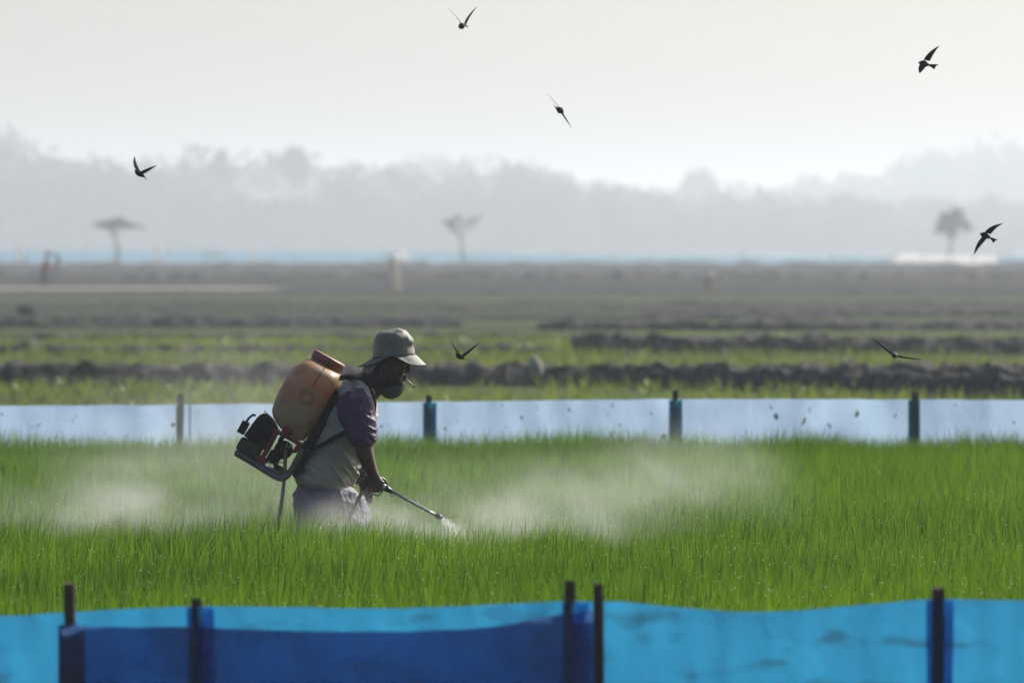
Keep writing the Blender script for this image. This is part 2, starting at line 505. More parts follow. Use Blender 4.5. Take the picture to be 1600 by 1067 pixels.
def rice_field():
    hf = lambda X, Y: (0.99 + 0.24 * vnoise(X + 40, Y + 3, 1, 0.55) + 0.14 * (vnoise(X + 70, Y * 0.45, 2, 0.35) - 0.5) + 0.10 * (vnoise(X, Y * 0.3, 3, 2.1) - 0.5))
    base, h, w, yaw, ld, le, X, Y, r = tufts(84000, 23.9, 54.6, 1.25, 5, 0.30, 0.40, 0.0054, 0.018, 0.50, 11, hf, None, 0.7)
    band = vnoise(X * 0.35 + 11, Y + 5, 61, 1.25) - 0.5
    h *= 1 + 0.20 * band
    h *= np.repeat(0.88 + 0.20 * r.random(len(h) // 5), 5)
    h *= 1 + 0.24 * np.exp(-((X + 0.75) / 0.6) ** 2 - ((Y - 36.2) / 0.7) ** 2)
    le_dir = np.where(r.random(len(h)) < 0.35, 0.25, ld)      # the breeze bends a third of the leaves the same way
    n1 = vnoise(X + 90, Y * 0.5, 5, 0.8); n2 = r.random(len(h))
    n3 = np.repeat(r.random(len(h) // 5), 5)
    tint = np.stack([0.50 + 0.30 * n1 + 0.40 * n2 + 0.35 * n3, 0.58 + 0.25 * n1 + 0.33 * n2 + 0.25 * n3, 0.5 + 0.4 * n2 + 0.4 * r.random(len(h))], 1)
    tint *= (1 + 0.55 * (vnoise(X * 0.3 + 50, Y + 9, 62, 1.6) - 0.5))[:, None]
    dry = r.random(len(h)) < 0.012
    tint[dry] = (1.5, 1.0, 0.9)
    le[dry] *= 0.5
    return blade_mesh('rice_seedlings', base, h, w, yaw, le_dir, le, tint.astype(np.float32), M['rice']), base, h, le_dir, le

rice_me, rb, rh, rld, rle = rice_field()
tag(link('rice_seedlings', rice_me), 'dense bright green rice seedlings filling the paddy between the two plastic fences', 'rice', kind='stuff')

# dew on the leaf tips
def dew():
    r = np.random.default_rng(5)
    ok = np.where((rb[:, 1] < 41) & (rh > 0.33))[0]
    pick = r.choice(ok, 9500, replace=False)
    ph = np.arange(0, 8)
    vs = []; fs = []
    dirs = np.array([(1, 0, 0), (-1, 0, 0), (0, 1, 0), (0, -1, 0), (0, 0, 1), (0, 0, -1)], float)
    tri = [(0, 2, 4), (2, 1, 4), (1, 3, 4), (3, 0, 4), (2, 0, 5), (1, 2, 5), (3, 1, 5), (0, 3, 5)]
    for k in pick:
        t = 0.80 + 0.2 * r.random()
        off = rle[k] * (0.35 * t + 0.65 * t ** 2.2) * rh[k]
        p = np.array([rb[k, 0] + math.cos(rld[k]) * off, rb[k, 1] + math.sin(rld[k]) * off, rb[k, 2] + rh[k] * (t - 0.35 * rle[k] ** 2 * t ** 2)])
        s = 0.0010 + 0.0013 * r.random() ** 1.5
        b = len(vs)
        vs += [tuple(p + d * s) for d in dirs]
        fs += [tuple(b + i for i in f) for f in tri]
    me = mesh_py('dew_drops', vs, fs); me.shade_smooth()
    m, nt, out = nodes_of('dew')
    g = N(nt, 'ShaderNodeBsdfGlossy', Roughness=0.35)
    tl = nt.nodes.new('ShaderNodeBsdfTranslucent'); tl.inputs['Color'].default_value = (0.9, 0.95, 0.9, 1)
    mx = nt.nodes.new('ShaderNodeMixShader'); mx.inputs[0].default_value = 0.5
    nt.links.new(g.outputs[0], mx.inputs[1]); nt.links.new(tl.outputs[0], mx.inputs[2])
    nt.links.new(mx.outputs[0], out.inputs['Surface'])
    tag(link('dew_drops', me, m), 'tiny glinting dew drops on the tips of the rice leaves', 'dew', kind='stuff')
dew()

def bund_grass():
    keep = lambda x, y, r: ((y < 97.4) | (y > 99.2)) & ((y < 126.6) | (y > 128.9)) & (vnoise(x + 30, y * 0.6, 21, 1.3) * 0.8 + 0.55 * vnoise(x * 0.5, y, 23, 0.7) > 0.42 + 0.25 * r.random(len(x)))
    base, h, w, yaw, ld, le, X, Y, r = tufts(13000, 56.8, 148, 2.5, 5, 0.06, 0.20, 0.014, 0.06, 0.9, 31, lambda X, Y: 0.7 + 0.6 * vnoise(X, Y, 22, 1.5), keep, 1.5)
    n1 = vnoise(X + 90, Y * 0.5, 25, 2.0)
    tint = np.stack([0.75 + 0.55 * n1, 0.85 + 0.25 * n1, 0.8 + 0.2 * n1], 1) * (0.8 + 0.4 * r.random(len(h)))[:, None]
    tag(link('bund_grass', blade_mesh('bund_grass', base, h, w, yaw, ld, le, tint.astype(np.float32), M['weed'])),
        'patchy short grass growing between the mud ridges beyond the far fence', 'grass', kind='stuff')
bund_grass()

# ------------------------------------------------------------------ plastic fences
def film(name, top, d, x0, x1, z_bottom, m, parent, n=240, rows=14, bulge=0.02, seed=0, yoff=0.0, label=None):
    """hanging plastic film with a sagging top edge given in photograph coordinates"""
    xs = [p[0] for p in top]; ys = [p[1] for p in top]
    vs = []; fs = []
    for i in range(n + 1):
        px = x0 + (x1 - x0) * i / n
        # smooth the polyline a little
        py = sum(interp(px + k, xs, ys) for k in (-24, -12, 0, 12, 24)) / 5 + 1.3 * mnoise.noise(Vector((px * 0.02, seed, 0)))
        pt = W(px, py, d)
        for j in range(rows + 1):
            t = j / rows
            z = pt.z + (z_bottom - pt.z) * t
            b = bulge * (mnoise.noise(Vector((px * 0.006, t * 1.2, seed))) * 1.4 + 0.5 * mnoise.noise(Vector((px * 0.025, t * 2.5, seed + 3))) + 0.25 * mnoise.noise(Vector((px * 0.02 + t * 6, t * 4, seed + 7))))
            if j == 0: b += 0.004
            vs.append((pt.x, pt.y + yoff + b, z))
    R = rows + 1
    for i in range(n):
        for j in range(rows):
            a = i * R + j
            fs.append((a, a + R, a + R + 1, a + 1))
    o = link(name, mesh_py(name, vs, fs), m, parent, True)
    if label: o['label'] = label
    return o

def stake(px0, px1, top, d, yoff, parent, seed=0, tilt=0.0, m=None):
    """a split wooden stake, roughly square, with an uneven head"""
    a = W(px0, top, d); b = W(px1, top, d)
    cx = (a.x + b.x) / 2; r = (b.x - a.x) / 2
    rings = []
    zs = [-0.25, 0.0, a.z * 0.4, a.z * 0.75, a.z - 0.02, a.z]
    for k, z in enumerate(zs):
        ring = []
        for j in range(10):
            q = 2 * math.pi * j / 10
            e = 1.0 / max(abs(math.cos(q)), abs(math.sin(q))) * 0.88
            rr = r * min(e, 1.18) * (1 + 0.10 * mnoise.noise(Vector((j * 1.3, z * 5, seed)))) * (0.93 if k == len(zs) - 1 else 1)
            zz = z + (0.012 * mnoise.noise(Vector((j * 0.9, seed, 2))) if k >= 4 else 0)
            ring.append((cx + rr * math.cos(q) + tilt * (z - a.z), d + yoff + rr * math.sin(q), zz))
        rings.append(ring)
    return link('post', Geo().ring_loft(rings).mesh('post'), m or M['post'], parent)

def wrap(px0, px1, top, d, yoff, parent, m, depth=0.03, z_bottom=0.0, seed=0):
    """film folded round a stake: an open sleeve"""
    a = W(px0, top, d); b = W(px1, top, d)
    cx = (a.x + b.x) / 2; r = (b.x - a.x) / 2
    rings = []
    for k in range(7):
        z = a.z + (z_bottom - a.z) * k / 6
        rings.append([(cx + r * math.cos(q) * (1 + 0.12 * mnoise.noise(Vector((z * 6, math.cos(q) * 2, seed)))),
                       d + yoff + depth * math.sin(q), z + (0.004 * math.sin(3 * q) if k == 0 else 0)) for q in [2 * math.pi * j / 20 for j in range(20)]])
    return link('film_wrap', Geo().ring_loft(rings, cap=False).mesh('film_wrap'), m, parent, True)

# near fence
DF = 23.3
nf = empty('plastic_fence', (0, DF, 0))
tag(nf, 'bright cyan and navy plastic sheet fence on dark wooden stakes in the foreground', 'fence')
top_c = [(-700, 955), (-300, 950), (0, 962), (60, 960), (110, 956), (180, 952), (290, 947), (420, 948), (540, 950.5), (600, 950.5), (700, 948), (800, 943), (890, 939), (950, 939.5), (1000, 942), (1060, 949), (1150, 956), (1240, 955), (1330, 946), (1420, 939), (1465, 935), (1530, 937), (1600, 938), (1900, 945), (2300, 940)]
film('sheet', top_c, DF, -700, 2300, 0.02, M['sheet_cyan'], nf, 420, 14, 0.010, 1)
top_n = [(80, 975), (110, 974), (160, 978), (300, 978), (420, 983), (540, 985.5), (640, 985), (740, 981), (800, 974), (850, 963), (890, 955), (945, 952)]
film('sheet', top_n, DF, 92, 938, 0.02, M['sheet_navy'], nf, 200, 14, 0.006, 2, yoff=-0.050, label='dark navy sheet hung in front of the cyan one')
for i, (a, b, t, yo) in enumerate([(98.5, 118, 911, -0.028), (298, 318, 936, -0.027), (881, 901, 907, -0.027), (925.5, 943, 910, -0.078), (1455, 1477, 918, -0.030), (-320, -300, 920, -0.030), (1905, 1926, 915, -0.030)]):
    stake(a, b, t, DF, yo, nf, i, 0.01 * ((i * 37) % 5 - 2))
wrap(94, 134, 979, DF, -0.068, nf, M['sheet_navy'], 0.010, 0.02, 3)
wrap(1447, 1489, 937, DF, -0.027, nf, M['sheet_wrap'], 0.0225, 0.02, 4)
wrap(293, 336, 948, DF, -0.027, nf, M['sheet_wrap'], 0.0225, 0.02, 5)
wrap(877, 922, 941, DF, -0.027, nf, M['sheet_wrap'], 0.0225, 0.02, 6)

# far fence
DR = 55.0
rf = empty('plastic_fence', (0, DR, 0))
tag(rf, 'pale blue plastic sheet fence with teal-wrapped stakes behind the rice', 'fence')
film('sheet', [(-500, 637), (0, 634), (280, 632), (600, 628), (900, 625), (1100, 623), (1430, 624), (1700, 625), (2100, 627)], DR, -480, 2080, 0.0, M['sheet_pale'], rf, 320, 8, 0.032, 8)
stake(277, 289, 616, DR, -0.05, rf, 11, 0.03, mat('post_pale', (0.16, 0.14, 0.12), (0.09, 0.08, 0.07), 14, 0.85, 0.5, 40, stretch=(1, 1, 0.15)))
stake(665, 675, 617, DR, -0.045, rf, 12); stake(1050, 1060, 610, DR, -0.045, rf, 13, 0.02); stake(1423.5, 1436, 613, DR, -0.045, rf, 14, 0.01)
stake(-108, -97, 616, DR, -0.045, rf, 15); stake(1810, 1821, 614, DR, -0.045, rf, 16)
wrap(661, 682, 629, DR, -0.045, rf, M['sheet_teal'], 0.03, 0.0, 1)
wrap(1045, 1066, 625, DR, -0.045, rf, M['sheet_teal'], 0.03, 0.0, 2)
wrap(1418.5, 1437, 625, DR, -0.045, rf, M['sheet_teal'], 0.03, 0.0, 3)
wrap(275.5, 281, 634, DR, -0.05, rf, M['sheet_teal'], 0.01, 0.0, 4)
wrap(295.5, 298, 632, DR, -0.02, rf, M['sheet_teal'], 0.006, 0.0, 5)
wrap(-113, -92, 630, DR, -0.045, rf, M['sheet_teal'], 0.03, 0.0, 6); wrap(1805, 1826, 627, DR, -0.045, rf, M['sheet_teal'], 0.03, 0.0, 7)

# ------------------------------------------------------------------ far background
def quads_crown(centres, radii, n, size, seed, squash=0.8):
    """leaf clumps spread through the volume of several lobes; returns verts, faces, tint"""
    r = np.random.default_rng(seed)
    vs = []; fs = []; tint = []
    tot = sum(a ** 2 for a in radii)
    for c, R in zip(centres, radii):
        k = max(12, int(n * R * R / tot))
        lobe = 0.7 + 0.6 * r.random()
        for _ in range(k):
            u = r.normal(0, 1, 3); u /= np.linalg.norm(u) + 1e-9
            rad = R * (0.55 + 0.5 * r.random()) * (0.8 + 0.35 * math.sin(3 * u[0] + 4 * u[1] + seed))
            p = np.array(c) + u * rad * np.array([1, 1, squash])
            a = r.normal(0, 1, 3); a /= np.linalg.norm(a)
            b = np.cross(a, r.normal(0, 1, 3)); b /= np.linalg.norm(b) + 1e-9
            s = size * (0.6 + 0.8 * r.random())
            i = len(vs)
            vs += [tuple(p - a * s), tuple(p + b * s * 0.55), tuple(p + a * s), tuple(p - b * s * 0.55)]
            fs.append((i, i + 1, i + 2, i + 3))
            tint += [lobe * (0.7 + 0.6 * r.random())] * 4
    return vs, fs, tint

def crown_mesh(name, vs, fs, tint):
    me = mesh_py(name, vs, fs)
    at = me.color_attributes.new('tint', 'FLOAT_COLOR', 'POINT')
    c = np.ones((len(vs), 4), np.float32); c[:, :3] = np.array(tint, np.float32)[:, None]
    at.data.foreach_set('color', c.reshape(-1))
    return me

def limbs(path_list):
    g = Geo()
    for pts, r0, r1 in path_list:
        p = catmull(pts, 5)
        g.tube(p, [r0 + (r1 - r0) * i / (len(p) - 1) for i in range(len(p))], 8)
    return g

# the far wood: many trees that read as one mass
def wood():
    r = np.random.default_rng(40)
    prof = [(-300, 215), (-100, 210), (0, 222), (40, 250), (100, 248), (150, 262), (200, 266), (300, 252), (380, 252), (430, 243), (470, 240), (520, 266), (560, 274), (600, 268), (640, 288), (690, 292), (740, 280), (790, 268), (830, 268), (870, 282), (920, 292), (1000, 302), (1050, 316), (1200, 318), (1300, 320), (1500, 325), (1900, 320)]
    prof2 = [(-300, 262), (300, 270), (620, 285), (690, 252), (740, 254), (800, 278), (1000, 306), (1060, 308), (1150, 306), (1200, 306), (1280, 292), (1340, 278), (1375, 290), (1400, 258), (1450, 248), (1540, 232), (1600, 238), (1900, 225)]
    vs = []; fs = []; tint = []; trunk = Geo()
    for (pf, d0, d1, gap, leaf) in ((prof, 2050, 2260, 4.0, 1.2), (prof2, 3000, 3200, 6.0, 1.7)):
        for row in range(3):
            d = d0 + (d1 - d0) * row / 2
            x = -1100 * d / FPX
            while x < 1100 * d / FPX:
                px = 800 + x * FPX / d
                top = interp(px, [p[0] for p in pf], [p[1] for p in pf]) + (26 * r.random() if row == 1 else (45 * r.random() + 20 if row == 0 else 14 * (r.random() - 0.4)))
                if row == 0 and 330 < px < 520: top = max(top, 326 + 4 * r.random())
                if row == 1 and 335 < px < 505 and d < 3000: top = max(top, 326)
                H = max(3.0, CAM_Z + (HORIZON - top + 20) * d / FPX)
                dy = r.normal(0, 12)
                w = 3.2 + 0.15 * H
                cs = []; rs = []
                z = H - w * 0.8
                while z > 0.4:
                    for _ in range(2):
                        cs.append((x + r.normal(0, w * 0.45), d + dy + r.normal(0, w * 0.4), z + r.normal(0, 1.0))); rs.append(w * (0.55 + 0.4 * r.random()))
                    z -= w * 0.9
                a, b, c = quads_crown(cs, rs, 260, leaf, int(r.integers(1e6)))
                k = len(vs); vs += a; fs += [tuple(i + k for i in f) for f in b]; tint += c
                trunk.tube([(x, d + dy, -0.2), (x + 0.2, d + dy, H * 0.7)], [0.25, 0.1], 6)
                x += gap * (0.7 + 0.7 * r.random())
    n = len(vs)
    vs += [tuple(v) for v in trunk.v]; fs += [tuple(i + n for i in f) for f in trunk.f]; tint += [1.0] * len(trunk.v)
    tag(link('far_wood', crown_mesh('far_wood', vs, fs, tint), M['foliage']), 'long hazy wood along the horizon fading into the mist', 'wood', kind='stuff')
wood()

def tree(px, base_d, lobes, trunk, label, cat='tree', n=900, leaf=0.22, group=None, seed=1, squash=0.75):
    """lobes: (px, py, radius px); trunk: list of ([(px, py)], r0, r1) in metres"""
    root = empty('tree', (W(px, 400, base_d).x, base_d, 0))
    k = base_d / FPX
    cs = [tuple(W(a, b, base_d, (random.random() - 0.5) * r * k)) for a, b, r in lobes]
    v, f, t = quads_crown(cs, [r * k for _, _, r in lobes], n, leaf, seed, squash)
    link('crown', crown_mesh('crown', v, f, t), M['foliage_field' if base_d < 1000 else 'foliage'], root)
    g = limbs([([W(a, b, base_d) if b < 900 else Vector((W(a, 400, base_d).x, base_d, -0.2)) for a, b in pts], r0, r1) for pts, r0, r1 in trunk])
    link('trunk', g.mesh('trunk'), M['bark'], root, True)
    tag(root, label, cat, group)
    return root

tree(183, 840, [(163, 353, 9), (172, 350, 12), (184, 349, 13), (196, 351, 11), (207, 353, 8), (218, 355, 5), (155, 350, 6), (188, 343, 7), (176, 357, 8), (226, 357, 3), (148, 353, 3)],
     [([(185, 999), (184, 392), (180, 376), (177, 366), (180, 352)], 0.22, 0.08), ([(178, 370), (170, 361), (160, 353)], 0.08, 0.03), ([(178, 368), (192, 360), (208, 354)], 0.08, 0.03), ([(178, 364), (186, 356), (190, 347)], 0.06, 0.02)],
     'small flat-topped acacia nearest the distant red-shirted worker', leaf=0.2, n=620, squash=0.55, seed=2)
tree(722, 840, [(704, 350, 9), (714, 343, 8), (696, 347, 7), (738, 344, 6), (747, 340, 5), (722, 353, 6), (731, 350, 5), (709, 357, 6)],
     [([(725, 999), (723, 392), (719, 372), (712, 352)], 0.20, 0.06), ([(720, 374), (706, 358), (692, 346)], 0.07, 0.02), ([(721, 372), (735, 356), (749, 336)], 0.07, 0.02), ([(719, 366), (722, 348), (719, 332)], 0.05, 0.02), ([(727, 364), (741, 352), (753, 345)], 0.04, 0.015)],
     'thin-crowned bare-limbed tree standing alone before the middle of the wood', leaf=0.16, n=300, seed=3)
tree(1488, 845, [(1488, 345, 20), (1471, 353, 13), (1505, 351, 13), (1496, 332, 11), (1486, 362, 13), (1476, 338, 9), (1512, 358, 6), (1466, 360, 6)],
     [([(1486, 999), (1485, 388), (1488, 368), (1490, 345)], 0.17, 0.06), ([(1487, 370), (1478, 358), (1470, 350)], 0.06, 0.02), ([(1487, 370), (1498, 360), (1506, 350)], 0.06, 0.02)],
     'round dense-crowned tree standing behind the short white sheet fence', leaf=0.22, n=620, seed=4, squash=1.0)
tree(1092, 2700, [(1092, 285, 22), (1080, 295, 16), (1104, 292, 16), (1092, 302, 20)], [([(1092, 999), (1092, 360), (1092, 290)], 0.8, 0.3)],
     'round-headed tree rising alone above the lowest stretch of the hazy wood', leaf=1.3, n=900, seed=5, squash=1.0)
tree(345, 2100, [(346, 244, 9), (343, 254, 11), (347, 266, 13)], [([(345, 999), (345, 330), (345, 250)], 0.3, 0.12)],
     'narrow pointed treetop poking above the hazy wood over the long roof', leaf=0.9, n=500, seed=6, squash=1.2)
tree(459, 2100, [(455, 245, 13), (466, 248, 13), (448, 254, 14), (470, 262, 16), (458, 266, 16)], [([(459, 999), (459, 330), (459, 250)], 0.3, 0.12)],
     'broad double-headed treetop of the wood beyond the end of the long roof', leaf=1.0, n=800, seed=7, squash=1.1)

# long pale-roofed shed among the trees
def shed():
    d = 2170
    xa, xb = W(345, 400, d).x, W(503, 400, d).x
    zt = W(0, 296, d).z; ze = W(0, 312, d).z
    root = empty('shed', ((xa + xb) / 2, d, 0))
    link('wall', Geo().box((xa + 0.3, d + 0.3, 0), (xb - 0.3, d + 15.7, ze - 0.05)).mesh('wall'), M['white_wall'], root)
    link('roof', Geo().add([(xa, d - 0.3, ze), (xb, d - 0.3, ze), (xb, d + 8, zt), (xa, d + 8, zt), (xa, d + 16.3, ze), (xb, d + 16.3, ze),
                            (xa, d - 0.3, ze - 0.15), (xb, d - 0.3, ze - 0.15)], [(0, 1, 2, 3), (3, 2, 5, 4), (6, 7, 1, 0), (0, 3, 4), (1, 5, 2)]).mesh('roof'), M['roof_pale'], root)
    tag(root, 'long shed with a pale roof half hidden in the hazy wood', 'shed')
shed()

# blue film fence along the far edge of the fields, low white wall on its right
def far_fence():
    d = 852
    root = empty('plastic_fence', (0, d, 0))
    tag(root, 'faint light blue plastic fence running along the foot of the far wood', 'fence')
    for k, (a, b) in enumerate(((-400, 620), (640, 1010), (1010, 1392), (1562, 2100))):
        film('sheet', [(-500, 391), (400, 392), (600, 394), (1000, 400), (1400, 401), (2200, 399)], d, a, b, 0.05, M['sheet_far'], root, 60, 3, 0.1, 30 + k)
    for k in range(18):
        px = -380 + 140 * k
        if 1392 < px < 1562: continue
        g = Geo().tube([(W(px, 400, d).x, d - 0.1, -0.2), (W(px, 400, d).x, d - 0.1, 1.25)], 0.05, 6)
        link('post', g.mesh('post'), M['post'], root)
far_fence()
def white_fence():
    d = 830
    root = empty('plastic_fence', (W(1480, 400, d).x, d, 0))
    for k, (a, b, t) in enumerate(((1400, 1441, 398), (1443, 1480, 400), (1482, 1520, 399.5), (1522, 1560, 401))):
        film('sheet', [(1300, t), (1700, t)], d, a, b, 0.02, M['white_film'], root, 14, 3, 0.08, 60 + k)
    for px in (1399.5, 1442, 1481, 1521, 1560.5):
        link('post', Geo().tube([(W(px, 400, d).x, d + 0.05, -0.2), (W(px, 400, d).x, d + 0.05, 1.1)], 0.05, 6).mesh('post'), M['post'], root)
    tag(root, 'short run of white sheet fence at the far field edge below the round tree', 'fence')
white_fence()

def cloth_on_stick(px, top, base_d, hw, name, label, cat, colr, seed, lean=0.0, flare=1.0, group=None):
    base = W(px, 400, base_d).x
    zt = W(0, top, base_d).z
    root = empty(name, (base, base_d, 0))
    link('stick', Geo().tube([(base, base_d, -0.2), (base - lean, base_d, zt + 0.06)], 0.02, 7).mesh('stick'), M['post'], root)
    rings = []
    for k in range(9):
        t = k / 8
        z = zt * (1 - t) + (0.12 * zt) * t
        w = hw * (0.35 + 0.65 * t ** 0.8) * (flare if t < 0.85 else flare * 0.8)
        rings.append([(base - lean * z / zt + w * math.cos(q) * (1 + 0.18 * math.sin(5 * q + seed)), base_d + w * 0.7 * math.sin(q) * (1 + 0.18 * math.sin(4 * q + 1)), z + 0.02 * math.sin(3 * q)) for q in [2 * math.pi * j / 20 for j in range(20)]])
    link('cloth', Geo().ring_loft(rings).mesh('cloth'), sheet_mat('cloth_%s_%d' % (name, seed), colr, colr, 0.6, dirt=tuple(x * 0.7 for x in colr), dirt_scale=3), root, True)
    tag(root, label, cat, group)
cloth_on_stick(619, 398, 275, 0.20, 'scarecrow', 'tall cream cloth draped on a stick as a scarecrow in the distant fields', 'scarecrow', (0.66, 0.61, 0.54), 1, 0.12)
cloth_on_stick(1106, 428, 300, 0.26, 'scarecrow', 'low faded tan cloth on a stick in the distant dark field', 'scarecrow', (0.42, 0.30, 0.24), 2, -0.05)
cloth_on_stick(30, 379, 815, 0.32, 'white_flag', 'whitish cloth marker above the far blue fence near the picture edge', 'flag', (0.85, 0.84, 0.8), 3)
cloth_on_stick(247, 380, 815, 0.34, 'white_flag', 'whitish cloth marker above the far blue fence beside the flat-topped acacia', 'flag', (0.85, 0.84, 0.8), 4)
cloth_on_stick(393, 384, 815, 0.26, 'white_flag', 'faint whitish cloth marker at the far blue fence below the long roof', 'flag', (0.85, 0.84, 0.8), 5)

def clump(px, py, d, r, name, label, cat, m, seed):
    v, f, t = quads_crown([(0, 0, r * 0.7), (r * 0.6, 0, r * 0.4), (-r * 0.5, 0.1, r * 0.5)], [r * 0.8, r * 0.5, r * 0.6], 160, r * 0.22, seed, 1.0)
    o = link(name, crown_mesh(name, v, f, t), m)
    o.location = (W(px, py, d).x, d, 0)
    tag(o, label, cat)
clump(40, 490, gy(496), 0.22, 'weed_clump', 'small dark weed clump alone in the fields below the distant worker', 'weeds', M['foliage'], 12)

# ------------------------------------------------------------------ the farmer
def loft(g, pts, n=18):
    """pts: (px, py, v, half width in px, half depth in m); ellipse rings along a path in the farmer's plane"""
    P = [W(p[0], p[1], D, p[2]) for p in pts]
    rings = []
    for i, p in enumerate(pts):
        t = (P[min(i + 1, len(P) - 1)] - P[max(i - 1, 0)]).normalized()
        dep = (Vector((0, 1, 0)) - t * t.y).normalized()
        a = t.cross(dep).normalized()
        c = P[i]
        rings.append([c + a * math.cos(q) * p[3] * PXM + dep * math.sin(q) * p[4] for q in [2 * math.pi * j / n for j in range(n)]])
    # rounded ends
    for e, k in ((0, 1), (-1, -2)):
        c = sum(rings[e], Vector()) / n; c2 = sum(rings[k], Vector()) / n
        out = (c - c2).normalized() * min(pts[e][3] * PXM, pts[e][4]) * 0.45
        extra = [[c + (p - c) * 0.55 + out for p in rings[e]]]
        if e == 0: rings = extra + rings
        else: rings = rings + extra
    return g.ring_loft(rings)

def ball(g, px, py, v, rx, ry, rv, rot=0.0, n=16, m=10):
    R = Matrix.Rotation(rot, 3, 'Y')
    return g.ellipsoid(W(px, py, D, v), rx * PXM, rv, ry * PXM, n, m, R)

def fuse(name, g, voxel, m, parent, smooth=4, disp=None, factor=0.5):
    """grow one continuous surface round the collected shapes"""
    tmp = bpy.data.objects.new('tmp', g.mesh('tmp')); C.objects.link(tmp)
    r = tmp.modifiers.new('r', 'REMESH'); r.mode = 'VOXEL'; r.voxel_size = voxel
    sm = tmp.modifiers.new('s', 'SMOOTH'); sm.iterations = smooth; sm.factor = factor
    dg = bpy.context.evaluated_depsgraph_get(); dg.update()
    me = bpy.data.meshes.new_from_object(tmp.evaluated_get(dg))
    me.name = name
    bpy.data.objects.remove(tmp)
    if disp:
        nv = [v.normal.copy() for v in me.vertices]
        for v, nn in zip(me.vertices, nv):
            v.co += nn * disp(v.co)
        me.update()
    me.materials.clear()
    return link(name, me, m, parent, True)

def PX(co):
    return 800 + co.x / PXM, HORIZON + (CAM_Z - co.z) / PXM

def folds(co, ang, freq, along, seed, warp=0.25, power=1.6):
    """cloth folds running along direction ang (radians, photograph plane)"""
    x, y = co.x, -co.z
    u = -x * math.sin(ang) + y * math.cos(ang); w = x * math.cos(ang) + y * math.sin(ang)
    u += warp * 0.1 * mnoise.noise(Vector((w * 6, co.y * 5, seed)))
    n = mnoise.noise(Vector((u * freq, w * along, co.y * along * 1.5 + seed)))
    n2 = mnoise.noise(Vector((u * freq * 1.9 + 7, w * along * 1.3, co.y * along + seed + 3)))
    return 0.62 * (max(0.0, 1 - 2.6 * abs(n)) ** 1.4 - 0.35) + 0.35 * (max(0.0, 1 - 3 * abs(n2)) - 0.3) + 0.35 * n

M['skin'] = mat('skin', (0.085, 0.043, 0.028), (0.058, 0.030, 0.020), 25, 0.42, 0.25, 120, spec=0.35)
M['shirt'] = mat('shirt_cloth', (0.41, 0.38, 0.315), (0.25, 0.23, 0.185), 7, 0.55, 0.35, 220, lo=0.3, hi=0.75)
M['purple'] = mat('purple_cloth', (0.066, 0.021, 0.090), (0.046, 0.016, 0.066), 9, 0.5, 0.3, 240, spec=0.4)
M['collar'] = mat('collar_cloth', (0.030, 0.020, 0.045), (0.018, 0.014, 0.028), 9, 0.85, 0.3, 200)
M['trouser'] = mat('trouser_cloth', (0.062, 0.055, 0.145), (0.080, 0.074, 0.105), 6, 0.65, 0.4, 200, lo=0.35, hi=0.75)
M['hat'] = mat('hat_cloth', (0.23, 0.225, 0.195), (0.18, 0.175, 0.155), 12, 0.62, 0.3, 300, lo=0.3, hi=0.7)
M['hat_seam'] = mat('hat_seam', (0.07, 0.068, 0.06), None, 30, 0.8)
M['black'] = mat('black_strap', (0.012, 0.012, 0.014), (0.022, 0.021, 0.022), 20, 0.8, 0.3, 120, spec=0.15)
M['mask'] = mat('mask_cloth', (0.085, 0.085, 0.08), (0.065, 0.065, 0.065), 15, 0.85)
M['eye'] = mat('eye_white', (0.16, 0.14, 0.13), (0.02, 0.015, 0.01), 60, 0.25, lo=0.48, hi=0.52)
M['hair'] = mat('hair', (0.015, 0.012, 0.010), None, 60, 0.6)

farmer = empty('person', (W(505, 400).x, D, -0.2))
tag(farmer, 'stooping farmer in floppy hat and purple-sleeved shirt spraying the rice', 'person')

LA = Vector((0.884, 0.0, -0.468)).normalized()   # lance direction (from hand to nozzle)
LV = -0.205                                      # depth of the lance
def lance_pt(px):
    """a point of the lance axis by its column"""
    return W(px, 765.0 + (px - 612.0) * (803.0 - 765.0) / (683.0 - 612.0), D, LV)

